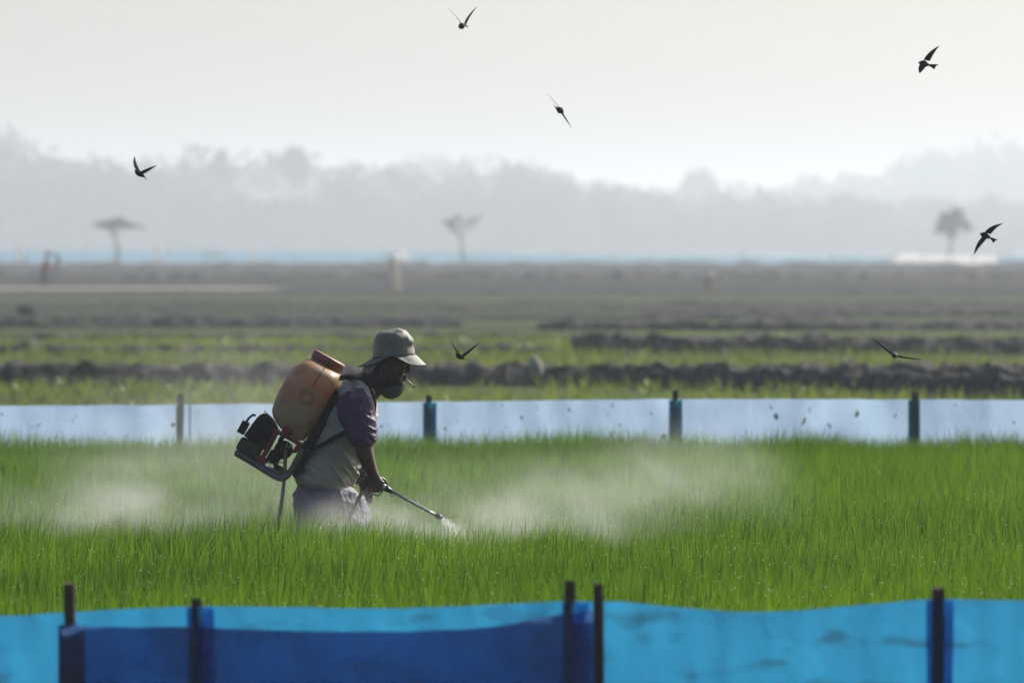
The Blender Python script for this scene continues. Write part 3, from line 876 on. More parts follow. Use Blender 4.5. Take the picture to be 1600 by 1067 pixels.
def body():
    g = Geo()
    # head
    ball(g, 612.5, 560, 0, 27.5, 30, 0.073)
    loft(g, [(609, 567, 0, 27, 0.070), (612, 583, 0, 23, 0.066), (619, 595, 0, 14, 0.050), (623, 602, 0, 9, 0.034)])
    ball(g, 627, 601, 0, 5.5, 5.0, 0.020)                       # chin
    ball(g, 630, 567, 0, 8, 6, 0.055)                           # brow
    loft(g, [(633, 566, 0, 3, 0.009), (637, 572, 0, 3.4, 0.012), (639.5, 577.5, 0, 3.4, 0.016)], 10)   # nose
    ball(g, 636, 580, 0, 4.0, 2.4, 0.017)
    ball(g, 632.5, 588, 0, 4.2, 2.2, 0.022); ball(g, 632, 592.5, 0, 4.2, 2.4, 0.020)  # lips
    for s in (-1, 1):
        ball(g, 624, 580, s * 0.042, 9, 8, 0.022)               # cheeks
        ball(g, 600, 576, s * 0.078, 5.5, 10, 0.010, 0.3)       # ears
        ball(g, 601, 584, s * 0.074, 3.2, 4, 0.009)
    # neck and trunk
    loft(g, [(601, 582, 0, 21, 0.058), (588, 596, 0, 19, 0.058), (574, 608, 0, 22, 0.075), (562, 622, 0, 32, 0.15)])
    loft(g, [(507, 768, 0, 40, 0.155), (513, 735, 0, 40, 0.155), (526, 700, 0, 39, 0.155), (540, 665, 0, 38, 0.165), (553, 635, 0, 35, 0.17), (562, 615, 0, 26, 0.14)])
    # right arm (near)
    loft(g, [(557, 618, -0.15, 21, 0.055), (560, 640, -0.205, 19, 0.052), (565, 668, -0.232, 16.5, 0.047), (569, 690, -0.245, 15, 0.043),
             (572, 706, -0.247, 13.5, 0.040), (577, 722, -0.243, 11.5, 0.034), (582.5, 735, -0.237, 9.3, 0.028), (586, 744, -0.234, 9.5, 0.023)])
    # left arm (far)
    loft(g, [(560, 618, 0.15, 20, 0.055), (563, 650, 0.22, 17, 0.05), (562, 695, 0.25, 14, 0.044), (561, 720, 0.24, 12.5, 0.038),
             (564, 742, 0.20, 10, 0.031), (567, 758, 0.175, 8.0, 0.026)])
    # legs, wading in the mud
    for s, pts in ((-1, [(503, 772, -0.085, 36, 0.085), (500, 815, -0.10, 33, 0.082), (503, 880, -0.11, 26, 0.068), (496, 930, -0.11, 20, 0.055), (484, 1000, -0.11, 15, 0.042), (482, 1020, -0.11, 14, 0.040)]),
                   (1, [(516, 772, 0.085, 35, 0.085), (540, 815, 0.10, 32, 0.080), (558, 868, 0.11, 25, 0.066), (556, 925, 0.11, 19, 0.054), (546, 1000, 0.11, 14, 0.042), (546, 1020, 0.11, 13, 0.04)])):
        loft(g, pts)
        ex, ey = pts[-1][0], 1022
        loft(g, [(ex - 10, ey + 2, pts[-1][2], 13, 0.035), (ex + 25, ey + 6, pts[-1][2], 10, 0.042), (ex + 62, ey + 10, pts[-1][2], 6, 0.045)])
    # right hand closed round the lance handle
    palm = [(585, 742, -0.234, 9.5, 0.019), (587, 750, -0.238, 12.0, 0.017), (588.5, 758, -0.237, 13.0, 0.016), (589, 764, -0.232, 12.0, 0.015)]
    loft(g, palm, 14)
    def finger(k, base_px, rad, ln):
        """curls under the handle and up its far side"""
        c = lance_pt(base_px)
        up = Vector((LA.z * -1, 0, LA.x)).normalized()          # across the handle, upwards
        yy = Vector((0, 1, 0))
        pts = []
        for a in range(0, 9):
            th = math.radians(178 + ln * a / 8)
            R = 0.0255
            pts.append(c + yy * math.cos(th) * R + up * math.sin(th) * R + LA * 0.003 * a / 8)
        pts = [c - yy * 0.030 + up * 0.024] + pts
        g.tube(pts, [rad * 1.1] + [rad * (1.08 - 0.03 * a + (0.08 if a in (2, 5) else 0)) for a in range(9)], 10)
    finger(0, 596.0, 0.0085, 235); finger(1, 590.0, 0.0088, 245); finger(2, 584.2, 0.0084, 240); finger(3, 579.2, 0.0074, 225)
    # thumb lies forward over the top of the handle
    tb = [W(589, 746, D, -0.222), W(597, 746, D, -0.206), W(602.5, 750, D, -0.196), W(605.5, 756.5, D, -0.192)]
    g.tube(catmull(tb, 4), [0.0115 - 0.0035 * i / 12 for i in range(13)], 10)
    # left hand hanging half open
    loft(g, [(567, 757, 0.176, 8.0, 0.021), (569, 764, 0.170, 9.0, 0.015), (571, 771, 0.166, 9.0, 0.014)], 14)
    for k, (a, b, r) in enumerate([((574.5, 771, 0.156), (578.5, 786, 0.150), 0.0078), ((573.0, 772, 0.164), (577, 789, 0.160), 0.0080), ((570.0, 772, 0.172), (574, 787.5, 0.170), 0.0076), ((567.0, 771, 0.180), (570, 783, 0.178), 0.0066)]):
        p0 = W(a[0], a[1], D, a[2]); p2 = W(b[0], b[1], D, b[2]); pm = (p0 + p2) / 2 + Vector((0.007, 0, 0.0))
        g.tube(catmull([p0 - (p2 - p0) * 0.3, p0, pm, p2], 4), [r * (1.05 - 0.02 * i) for i in range(13)], 9)
    g.tube(catmull([W(572, 762, D, 0.158), W(577, 768, D, 0.146), W(579, 776, D, 0.142)], 4), [0.010, 0.0097, 0.0094, 0.0092, 0.009, 0.0087, 0.0084, 0.008, 0.0075], 9)
    o = fuse('body', g, 0.0036, M['skin'], farmer, 3)
    for s in (-1, 1):
        link('eye', Geo().ellipsoid(W(629.5, 572.5, D, s * 0.033), 0.011, 0.012, 0.010, 12, 8).mesh('eye'), M['eye'], o, True)
    return o
bodyo = body()
link('hair', Geo().ellipsoid(W(600, 574, D), 0.048, 0.075, 0.036, 18, 10, Matrix.Rotation(0.35, 3, 'Y')).mesh('hair'), M['hair'], farmer, True)

# shirt
def shirt_disp(co):
    px, py = PX(co)
    k = min(1, max(0, (py - 640) / 60))
    low = min(1, max(0, (py - 690) / 40))
    a = 0.016 * folds(co, math.radians(56), 22, 2.2, 3) * (0.35 + 0.65 * k)
    b = 0.012 * folds(co, math.radians(40), 22, 4.0, 8) * low
    c = 0.007 * mnoise.noise(co * 20) + 0.003 * mnoise.noise(co * 55)
    hem = 0.0075 * mnoise.noise(Vector((math.atan2(co.y - D, co.x - W(505, 0).x) * 2.2, 0, 5))) * min(1, max(0, (py - 720) / 30))
    return (a + b) * (1 if py < 735 else max(0.25, 1 - (py - 735) / 25)) + c * 0.8 + hem
def shirt():
    g = Geo()
    pts = [(502, 757, 0, 49, 0.182), (506, 748, 0, 48.5, 0.183), (512, 735, 0, 47, 0.182), (524, 705, 0, 45.5, 0.182), (538, 670, 0, 44, 0.185), (552, 636, 0, 40, 0.19), (562, 614, 0, 31, 0.17), (571, 601, 0, 20, 0.10)]
    loft(g, pts, 28)
    loft(g, [(552, 624, -0.10, 31, 0.085), (555, 617, -0.15, 27, 0.07), (557, 622, -0.185, 25, 0.055), (559, 634, -0.205, 25, 0.05)])
    loft(g, [(556, 624, 0.10, 30, 0.085), (559, 617, 0.15, 26, 0.07), (561, 622, 0.185, 24, 0.055), (563, 634, 0.205, 24, 0.05)])
    return fuse('shirt', g, 0.0045, M['shirt'], farmer, 4, shirt_disp)
shirt()
def sleeve_disp(co):
    px, py = PX(co)
    k = min(1, max(0, (py - 640) / 50))
    return 0.012 * folds(co, math.radians(28 if co.y < D else 10), 23, 5, 21) * (0.25 + 0.9 * k) + 0.004 * mnoise.noise(co * 24) + 0.0018 * mnoise.noise(co * 60)
g = Geo()
loft(g, [(553, 624, -0.180, 28, 0.060), (556, 631, -0.205, 29.5, 0.062), (560, 650, -0.225, 29, 0.066), (565, 668, -0.238, 26, 0.066), (568, 683, -0.246, 21.5, 0.060), (569.5, 691, -0.247, 19.5, 0.054)])
fuse('sleeve', g, 0.0038, M['purple'], farmer, 3, sleeve_disp)
g = Geo()
loft(g, [(560, 622, 0.175, 27, 0.060), (563, 650, 0.225, 26, 0.064), (563, 690, 0.250, 20, 0.058), (562, 715, 0.240, 16.5, 0.05), (563.5, 738, 0.207, 12.5, 0.041), (565.5, 750, 0.188, 11, 0.036)])
fuse('sleeve', g, 0.0038, M['purple'], farmer, 3, sleeve_disp)
g = Geo()
loft(g, [(563, 608, 0, 24, 0.105), (571, 603, 0, 23, 0.090), (581, 595, 0, 22, 0.074), (589, 588, 0, 21, 0.068)])
ball(g, 572, 589, 0, 13, 9, 0.06, 0.5)
fuse('collar', g, 0.005, M['collar'], farmer, 3, lambda co: 0.004 * folds(co, math.radians(50), 60, 5, 4) + 0.002 * mnoise.noise(co * 50))

def trouser_disp(co):
    px, py = PX(co)
    return min(1, max(0.1, (py - 750) / 22)) * 0.016 * folds(co, math.radians(78), 20, 2.0, 13) + 0.010 * folds(co, math.radians(35), 22, 3.0, 17) + 0.006 * mnoise.noise(co * 16) + 0.002 * mnoise.noise(co * 50)
g = Geo()
loft(g, [(513, 735, 0, 35, 0.145), (509, 750, 0, 40, 0.158), (508, 772, 0, 47, 0.178), (512, 795, 0, 48, 0.17), (516, 830, 0, 46, 0.14)], 26)
loft(g, [(503, 772, -0.088, 42, 0.098), (503, 800, -0.098, 42, 0.097), (504, 830, -0.105, 40, 0.092), (503, 880, -0.11, 31, 0.080), (496, 930, -0.11, 27, 0.07), (489, 970, -0.11, 25, 0.062)])
loft(g, [(516, 772, 0.085, 40, 0.098), (532, 795, 0.095, 39, 0.096), (545, 825, 0.103, 35, 0.09), (557, 868, 0.11, 30, 0.078), (556, 925, 0.11, 26, 0.068), (550, 970, 0.11, 24, 0.060)])
fuse('trousers', g, 0.005, M['trouser'], farmer, 4, trouser_disp)

# hat
def hat():
    n = 48
    cx0, cy0 = 615.5, 556.0
    rows = [(556, 582.0, 649.0, 0.083), (549, 582.2, 647.5, 0.083), (541, 583.5, 645.5, 0.082), (534, 583.5, 645.5, 0.081), (528, 586.0, 643.5, 0.077), (522, 591.5, 640.0, 0.068), (517.5, 599.0, 635.5, 0.052), (514.6, 609.0, 631.0, 0.030), (513.6, 617.0, 628.5, 0.010)]
    n = 84
    ky = [r_[0] for r_ in rows][::-1]
    fine = []
    for i in range(25):
        yy_ = 556 - 42.4 * (i / 24) ** 0.85
        fine.append((yy_, *[interp(yy_, ky, [r_[c_] for r_ in rows][::-1]) for c_ in (1, 2, 3)]))
    rows = fine
    rings = []
    for y, xl, xr, hv in rows:
        ring = []
        for j in range(n):
            q = 2 * math.pi * j / n
            t = (556 - y) / 41
            # the cloth stands in panels: seams slightly proud, panels flat
            aa = ((q + 0.35) % (math.pi / 3)) - math.pi / 6
            pan = 1 + (0.5 * (math.cos(math.pi / 6) / math.cos(aa) - 1) + 0.04) * min(1, 0.25 + 1.3 * t)
            x = (xl + xr) / 2 + (xr - xl) / 2 * math.cos(q) * pan
            yy = y - 3.2 * math.cos(q) * (1 - t) + 0.5 * (1 - t)
            p = W(x, yy, D, hv * math.sin(q) * pan)
            p += Vector((0, 0, 1)) * 0.0028 * mnoise.noise(p * 28) + (p - W(615, 545)).normalized() * (0.0075 * mnoise.noise(p * 14 + Vector((3, 1, 7))) + 0.0065 * max(0, 1 - 4 * abs(mnoise.noise(p * 10 + Vector((1, 4, 2))))) + 0.0035 * max(0, 1 - 4 * abs(mnoise.noise(p * 23 + Vector((5, 2, 2))))) - 0.003) * min(1, 0.15 + 2.2 * t)
            ring.append(p)
        rings.append(ring)
    g = Geo().ring_loft(rings, cap=False)
    k = len(g.v); g.f.append(tuple(range(k - n, k)))
    crown_geo = g
    g = Geo()
    # brim
    brings = [[p - Vector((0, 0, 0.001)) for p in rings[0]]]
    rim = []
    for s in (0.2, 0.45, 0.7, 0.9, 1.0):
        ring = []
        for j in range(n):
            q = 2 * math.pi * j / n
            c = math.cos(q)
            ext = (17.5 if c > 0 else 22) * abs(c) ** 0.8 + 3 * (1 - abs(c))
            xr = 615.5 + (33.5 + ext) * c
            yr = interp(xr, [560, 572, 583, 597, 606, 614, 622, 632, 641, 652, 667], [573, 571, 569, 563, 558.5, 556.5, 559, 565, 569.5, 571, 571])
            y0 = 556.5 - 3.2 * c
            x = 615.5 + (33.5 + ext * s) * c
            p = W(x, y0 + (yr - y0) * s ** 0.95, D, (0.083 + 0.016 * s) * math.sin(q))
            p += Vector((0, 0, 1)) * 0.003 * s * mnoise.noise(Vector((q * 1.7, 3, 1)))
            ring.append(p)
        brings.append(ring); rim = ring
    g.ring_loft(brings, cap=False)
    o = link('hat', crown_geo.mesh('hat'), M['hat'], farmer, True)
    so = o.modifiers.new('thick', 'SOLIDIFY'); so.thickness = 0.0022; so.offset = -1
    bo = link('brim', g.mesh('brim'), M['hat'], o, True)
    so = bo.modifiers.new('thick', 'SOLIDIFY'); so.thickness = 0.0024; so.offset = 0
    seam = [p + Vector((p.x - W(615, 0).x, p.y - D, 0)).normalized() * 0.0012 + Vector((0, 0, 0.001)) for p in rings[0]]
    link('seam', Geo().tube(seam + [seam[0], seam[1]], 0.0014, 6).mesh('seam'), M['hat_seam'], o, True)
    link('brim_trim', Geo().tube(rim + [rim[0], rim[1]], 0.0022, 6).mesh('brim_trim'), M['black'], o, True)
    # flap that falls on the neck
    fl = []
    for i in range(7):
        t = i / 6
        row = []
        for j in range(9):
            q = math.pi + (j - 4) / 4 * 0.95
            base = W(615.5 + 42 * math.cos(q), 566, D, 0.085 * math.sin(q))
            row.append(base + Vector((-0.010 * t * 3, 0, -0.050 * t)) + Vector((0.006 * mnoise.noise(Vector((j, t * 3, 2))), 0, 0)))
        fl.append(row)
    gg = Geo().ring_loft(fl, cap=False, closed=False)
    f = link('neck_flap', gg.mesh('neck_flap'), M['hat'], o, True)
    f.modifiers.new('thick', 'SOLIDIFY').thickness = 0.002
    return o
hat()

# mask pulled down under the chin
def mask():
    n, m = 26, 9
    rows = []
    for i in range(m):
        th = math.pi / 2 * (0.02 + 0.98 * i / (m - 1))     # 0 bottom .. rim
        row = []
        for j in range(n):
            q = 2 * math.pi * j / n
            c, s = math.cos(q), math.sin(q)
            x = 612.5 + 20 * math.sin(th) * c
            y = 602 + 20.5 * math.cos(th) - 2.5 * c * math.sin(th) + (2.0 * c * c if i == m - 1 else 0)
            row.append(W(x, y, D, 0.070 * math.sin(th) * s))
        rows.append(row)
    g = Geo().ring_loft(rows, cap=False)
    g.f.append(tuple(range(n)))
    o = link('face_mask', g.mesh('face_mask'), M['mask'], farmer, True)
    o.modifiers.new('thick', 'SOLIDIFY').thickness = 0.002
    rim = rows[-1]
    link('mask_trim', Geo().tube(rim + [rim[0], rim[1]], 0.0014, 6).mesh('mask_trim'), M['black'], o, True)
    keel = [r[0] for r in reversed(rows)] + [r[n // 2] for r in rows]
    link('mask_seam', Geo().tube([p + (p - W(612, 600)).normalized() * 0.001 for p in keel], 0.0016, 6).mesh('mask_seam'), M['black'], o, True)
    for s in (-1, 1):
        link('ear_loop', Geo().tube(catmull([W(600, 600, D, s * 0.066), W(599, 588, D, s * 0.084), W(598, 574, D, s * 0.088), W(596, 570, D, s * 0.080)], 4), 0.0013, 6).mesh('ear_loop'), M['black'], o, True)
mask()

cg = empty('cigarette', W(634, 592))
a, b = W(632.5, 590.8, D, -0.006), W(648.6, 605.3, D, -0.012)
link('paper', Geo().tube([a, a.lerp(b, 0.84)], 0.0040, 10).mesh('paper'), mat('cigarette_paper', (0.75, 0.72, 0.66), None, 30, 0.8), cg, True)
link('ash_tip', Geo().tube([a.lerp(b, 0.84), b], [0.0041, 0.0034], 10).mesh('ash_tip'), mat('ash', (0.05, 0.045, 0.045), (0.12, 0.11, 0.11), 300, 0.95), cg, True)
tag(cg, 'lit cigarette hanging from the lips of the stooping farmer', 'cigarette')

# ------------------------------------------------------------------ spray lance
M['steel'] = mat('lance_steel', (0.42, 0.44, 0.45), (0.30, 0.31, 0.32), 30, 0.32, metal=0.9)
M['grip'] = mat('grip_plastic', (0.02, 0.02, 0.022), None, 30, 0.45)
M['white_plastic'] = mat('white_plastic', (0.6, 0.6, 0.58), None, 20, 0.4)
M['hose'] = mat('hose_rubber', (0.24, 0.125, 0.06), (0.18, 0.09, 0.045), 20, 0.45)
lance = empty('spray_lance', lance_pt(590))
tag(lance, 'thin steel spray lance with dark grip held in the farmer\'s fist', 'spray lance')
link('handle', Geo().tube([lance_pt(x) for x in (572, 574, 578, 600, 603)], [0.008, 0.0125, 0.0135, 0.0135, 0.011], 14).mesh('handle'), M['grip'], lance, True)
link('collar', Geo().tube([lance_pt(x) for x in (597.5, 598, 602, 602.6)], [0.010, 0.0155, 0.0155, 0.012], 14).mesh('collar'), M['white_plastic'], lance, True)
link('valve', Geo().tube([lance_pt(x) for x in (602, 603, 608, 609, 612.5, 613)], [0.009, 0.0135, 0.0125, 0.0105, 0.0105, 0.007], 14).mesh('valve'), M['grip'], lance, True)
ring_c = lance_pt(613.5) + Vector((0, 0, -0.013))
link('hook', Geo().tube([ring_c + Vector((math.cos(q) * 0.008, 0, math.sin(q) * 0.007)) for q in [math.radians(60 + 300 * k / 12) for k in range(13)]], 0.0017, 7).mesh('hook'), M['grip'], lance, True)
link('pipe', Geo().tube([lance_pt(x) for x in (611, 640, 670, 683)], 0.0064, 12).mesh('pipe'), M['steel'], lance, True)
ax = LA; nz = lance_pt(681)
link('nozzle', Geo().tube([nz, nz + ax * 0.004, nz + ax * 0.020, nz + ax * 0.028, nz + ax * 0.033], [0.008, 0.011, 0.012, 0.0105, 0.005], 14).mesh('nozzle'), M['grip'], lance, True)
link('trigger', Geo().tube(catmull([lance_pt(600) + Vector((0, 0, -0.013)), W(592, 772, D, LV), W(583.5, 769, D, LV), W(582.0, 773, D, LV), W(580.0, 777, D, LV)], 4), 0.0030, 7).mesh('trigger'), M['grip'], lance, True)

# ------------------------------------------------------------------ motor sprayer on his back
TH = math.atan2(26, 48)
SO = W(445, 752)
spr = empty('knapsack_sprayer', SO, (0, TH, 0))
tag(spr, 'orange-stained plastic tank motor sprayer with black engine on the farmer\'s back', 'sprayer')
RS = Matrix.Rotation(TH, 3, 'Y')
def S(co): return RS.inverted() @ (Vector(co) - SO)      # world to sprayer coordinates

def tank_mat():
    m, nt, out = nodes_of('tank_plastic')
    tc = nt.nodes.new('ShaderNodeTexCoord'); sx = nt.nodes.new('ShaderNodeSeparateXYZ')
    nt.links.new(tc.outputs['Object'], sx.inputs[0])
    no = N(nt, 'ShaderNodeTexNoise', Scale=9.0, Detail=5.0)
    nt.links.new(tc.outputs['Object'], no.inputs['Vector'])
    # dried chemical stains: rusty in the emptied upper part and at the rear
    ad = nt.nodes.new('ShaderNodeMath'); ad.operation = 'MULTIPLY_ADD'; ad.inputs[1].default_value = 0.14
    nt.links.new(no.outputs['Fac'], ad.inputs[0]); nt.links.new(sx.outputs['Z'], ad.inputs[2])
    xs = nt.nodes.new('ShaderNodeMath'); xs.operation = 'MULTIPLY_ADD'; xs.inputs[1].default_value = -0.35
    nt.links.new(sx.outputs['X'], xs.inputs[0]); nt.links.new(ad.outputs[0], xs.inputs[2])
    cr = nt.nodes.new('ShaderNodeValToRGB')
    e = cr.color_ramp.elements
    mr = nt.nodes.new('ShaderNodeMapRange'); mr.inputs['From Min'].default_value = 0.24; mr.inputs['From Max'].default_value = 0.66
    nt.links.new(xs.outputs[0], mr.inputs['Value']); nt.links.new(mr.outputs[0], cr.inputs[0])
    e[0].position = 0.0; e[0].color = (0.33, 0.33, 0.235, 1)
    e[1].position = 1.0; e[1].color = (0.55, 0.30, 0.17, 1)
    x = cr.color_ramp.elements.new(0.40); x.color = (0.37, 0.34, 0.24, 1)
    x = cr.color_ramp.elements.new(0.62); x.color = (0.50, 0.27, 0.15, 1)
    x = cr.color_ramp.elements.new(0.82); x.color = (0.62, 0.42, 0.27, 1)
    c2, _ = noise_mix(nt, cr.outputs[0], (0.13, 0.085, 0.05), 16, 6, 0.56, 0.85)
    b = nt.nodes.new('ShaderNodeBsdfPrincipled'); b.inputs['Roughness'].default_value = 0.42
    b.inputs['Subsurface Weight'].default_value = 0.0
    nt.links.new(c2, b.inputs['Base Color'])
    tr = nt.nodes.new('ShaderNodeBsdfTranslucent'); nt.links.new(c2, tr.inputs['Color'])
    mx = nt.nodes.new('ShaderNodeMixShader'); mx.inputs[0].default_value = 0.45
    nt.links.new(b.outputs[0], mx.inputs[1]); nt.links.new(tr.outputs[0], mx.inputs[2])
    nt.links.new(mx.outputs[0], out.inputs['Surface'])
    return m
M['tank'] = tank_mat()
M['cap'] = mat('cap_plastic', (0.30, 0.10, 0.075), (0.22, 0.075, 0.055), 18, 0.5, lo=0.3)
M['engine'] = mat('engine_black', (0.014, 0.012, 0.013), (0.028, 0.022, 0.021), 18, 0.55, spec=0.25)
M['red'] = mat('red_paint', (0.22, 0.012, 0.016), (0.14, 0.012, 0.012), 14, 0.45)
M['frame_grey'] = mat('frame_grey', (0.12, 0.13, 0.13), (0.08, 0.085, 0.085), 16, 0.5, 0.2, metal=0.2)
M['muffler'] = mat('muffler_rust', (0.07, 0.05, 0.032), (0.045, 0.032, 0.022), 20, 0.7, 0.3)
M['brass'] = mat('bare_wire', (0.6, 0.55, 0.42), None, 20, 0.35, metal=0.8)

def superring(x0, x1, hy, z, n=36, e=3.2):
    cx, hx = (x0 + x1) / 2, (x1 - x0) / 2
    out = []
    for j in range(n):
        q = 2 * math.pi * j / n
        c, s = math.cos(q), math.sin(q)
        out.append((cx + hx * math.copysign(abs(c) ** (2 / e), c), hy * math.copysign(abs(s) ** (2 / e), s), z))
    return out
tank_rows = [(.186, -.085, -.032, .07), (.189, -.105, -.022, .10), (.195, -.130, -.013, .128), (.208, -.158, -.006, .147), (.225, -.180, -.003, .157), (.245, -.196, -.001, .163), (.28, -.205, .002, .168), (.33, -.209, .004, .170), (.40, -.209, .008, .170), (.44, -.203, .010, .168), (.465, -.195, .011, .163), (.488, -.184, .010, .152), (.505, -.173, .006, .134), (.516, -.163, -.001, .112), (.522, -.153, -.012, .088)]
tk = link_local('tank', Geo().ring_loft([superring(a, b, h, z) for z, a, b, h in tank_rows]).mesh('tank'), M['tank'], spr, True)
def disc(x, rows, y=0.0, n=28):
    return Geo().ring_loft([[(x + r * math.cos(q), y + r * math.sin(q), z) for q in [2 * math.pi * j / n for j in range(n)]] for z, r in rows])
link_local('neck', disc(-.083, [(.515, .073), (.522, .071), (.530, .0705), (.536, .066)]).mesh('neck'), M['tank'], tk, True)
cap_g = Geo()
n = 60
rows = []
for z, r in [(.529, .070), (.530, .0745), (.558, .0745), (.564, .073), (.567, .068), (.567, .02)]:
    rows.append([(-.083 + (r * (1 + (0.008 if (j % 3 == 0 and .5299 < z < .56) else 0))) * math.cos(2 * math.pi * j / n), (r * (1 + (0.008 if (j % 3 == 0 and .5299 < z < .56) else 0))) * math.sin(2 * math.pi * j / n), z) for j in range(n)])
cap_g.ring_loft(rows)
cp = link_local('cap', cap_g.mesh('cap'), M['cap'], spr, True)
link_local('cap_cord', Geo().tube([S(W(522, 552, D, -0.085)) + Vector((0, 0, 0)), Vector((-.075, -.0765, .562)), Vector((-.078, -.077, .532)), Vector((-.080, -.118, .518)), Vector((-.085, -.170, .47)), Vector((-.087, -.1735, .425))][1:], 0.0016, 6).mesh('cap_cord'), M['black'], cp, True)
# square moulding on the side of the tank
em = Geo()
for r0, r1, y0, y1 in ((.034, .030, -.1700, -.1745), (.030, .024, -.1745, -.1745), (.024, .020, -.1745, -.1700)):
    def sq(r, y):
        return [(-.089 + r * math.copysign(abs(math.cos(q)) ** 0.5, math.cos(q)), y, .369 + r * 0.92 * math.copysign(abs(math.sin(q)) ** 0.5, math.sin(q))) for q in [2 * math.pi * j / 28 for j in range(28)]]
    em.ring_loft([sq(r0, y0), sq(r1, y1)], cap=False)
link_local('moulding', em.mesh('moulding'), mat('stained_moulding', (0.27, 0.16, 0.09), (0.34, 0.24, 0.15), 25, 0.5), tk, True)
# drain knob
kg = Geo().ring_loft([[(-.093 + r * (1 + 0.05 * (j % 2)) * math.cos(2 * math.pi * j / 24), y, .200 + r * (1 + 0.05 * (j % 2)) * math.sin(2 * math.pi * j / 24)) for j in range(24)] for y, r in ((-.10, .016), (-.150, .017), (-.150, .0215), (-.166, .0225), (-.171, .019))])
link_local('drain_knob', kg.mesh('drain_knob'), M['red'], tk, True)
# frame: base rail bending up into the back tubes, both sides
for s in (-1, 1):
    pts = catmull([(-.245, s * .14, .012), (-.16, s * .14, .010), (-.05, s * .14, .004), (-.012, s * .14, .014), (.002, s * .14, .05), (.004, s * .14, .11), (.006, s * .138, .168)], 5)
    link_local('back_tube', Geo().tube([(.0055, s * .136, .160), (.010, s * .125, .30), (.012, s * .11, .46)], 0.010, 10).mesh('back_tube'), M['black'], spr, True)
    link_local('frame_tube', Geo().tube(pts, 0.0135, 12).mesh('frame_tube'), M['frame_grey'], spr, True)
link_local('base_plate', bevelled(Geo().box((-.25, -.135, .004), (-.02, .135, .022)).mesh('base_plate'), .004), M['frame_grey'], spr)
link_local('back_plate', bevelled(Geo().box((-.010, -.125, .06), (.008, .125, .20)).mesh('back_plate'), .004), M['engine'], spr)
link_local('back_pad', bevelled(Geo().box((.0165, -.145, .04), (.040, .145, .46)).mesh('back_pad'), .009, 3), M['black'], spr, True)
link_local('tank_cradle', bevelled(Geo().box((-.15, -.12, .168), (.0, .12, .182)).mesh('tank_cradle'), .004), M['red'], spr)
for s in (-1, 1):
    link_local('strut', bevelled(Geo().box((-.143, s * .115 - .009, .022), (-.123, s * .115 + .009, .185)).mesh('strut'), .003), M['red'], spr)
    link_local('strut_foot', bevelled(Geo().box((-.158, s * .115 - .014, .022), (-.108, s * .115 + .014, .050)).mesh('strut_foot'), .005), M['red'], spr)
link_local('cradle_bracket', bevelled(Geo().add([(-.03, -.10, .168), (.002, -.10, .168), (-.002, -.10, .150), (-.022, -.10, .130), (-.034, -.10, .128), (-.03, -.13, .168), (.002, -.13, .168), (-.002, -.13, .150), (-.022, -.13, .130), (-.034, -.13, .128)],
      [(0, 1, 2, 3, 4), (9, 8, 7, 6, 5), (0, 5, 6, 1), (1, 6, 7, 2), (2, 7, 8, 3), (3, 8, 9, 4), (4, 9, 5, 0)]).mesh('cradle_bracket'), .002), M['red'], spr)
# engine with cooling fins, shroud, air box, muffler
eng = link_local('engine', bevelled(Geo().add(
    [(x, y, z) for y in (-.088, .10) for x, z in ((-.250, .092), (-.140, .078), (-.136, .190), (-.180, .215), (-.212, .222), (-.232, .205), (-.240, .17))],
    [(6, 5, 4, 3, 2, 1, 0), (7, 8, 9, 10, 11, 12, 13)] + [(i, (i + 1) % 7, 7 + (i + 1) % 7, 7 + i) for i in range(7)]).mesh('engine'), .006), M['engine'], spr)
for k in range(8):
    z = .098 + k * .0125
    link_local('fin', bevelled(Geo().box((-.238, -.094, z), (-.165, -.086, z + .006)).mesh('fin'), .0012, 1), M['engine'], eng)
for k in range(5):
    x = -.224 + k * .013
    link_local('grille_bar', Geo().box((x, -.0965, .095), (x + .004, -.090, .198)).mesh('grille_bar'), M['engine'], eng)
for k in range(5):
    a = k / 4
    link_local('vent_rib', Geo().box((-.222 + .045 * a, -.06, .222 - .016 * a), (-.218 + .045 * a, .06, .229 - .016 * a)).mesh('vent_rib'), M['engine'], eng)
link_local('air_box', bevelled(Geo().box((-.286, -.07, .092), (-.252, .05, .150)).mesh('air_box'), .005), M['engine'], spr)
link_local('starter_grip', Geo().tube(catmull([(-.268, -.03, .150), (-.267, -.03, .168), (-.258, -.03, .188), (-.246, -.03, .192)], 4), 0.0052, 8).mesh('starter_grip'), M['engine'], spr, True)
link_local('muffler', bevelled(Geo().box((-.256, -.095, .026), (-.150, .08, .084)).mesh('muffler'), .010, 3), M['muffler'], spr, True)
# pump with round fan case
pg = Geo().ring_loft([[(-.070 + r * math.cos(q), y, .118 + r * math.sin(q)) for q in [2 * math.pi * j / 26 for j in range(26)]] for y, r in ((.05, .040), (-.085, .040), (-.095, .036), (-.099, .020), (-.112, .018), (-.114, .012))])
pump = link_local('pump', pg.mesh('pump'), M['engine'], spr, True)
link_local('pump_body', bevelled(Geo().box((-.118, -.08, .040), (-.062, .06, .098)).mesh('pump_body'), .010, 3), M['engine'], spr, True)
link_local('outlet', Geo().tube([(-.075, -.105, .118), (-.072, -.128, .128), (-.068, -.132, .118)], [.010, .009, .008], 10).mesh('outlet'), M['engine'], pump, True)
link_local('suction_pipe', Geo().tube(catmull([(-.093, -.06, .19), (-.10, -.07, .165), (-.098, -.08, .14), (-.085, -.085, .13)], 4), .011, 10).mesh('suction_pipe'), M['engine'], spr, True)
link_local('carburettor', bevelled(Geo().box((-.072, -.10, .024), (-.012, -.02, .052)).mesh('carburettor'), .006), M['engine'], spr, True)
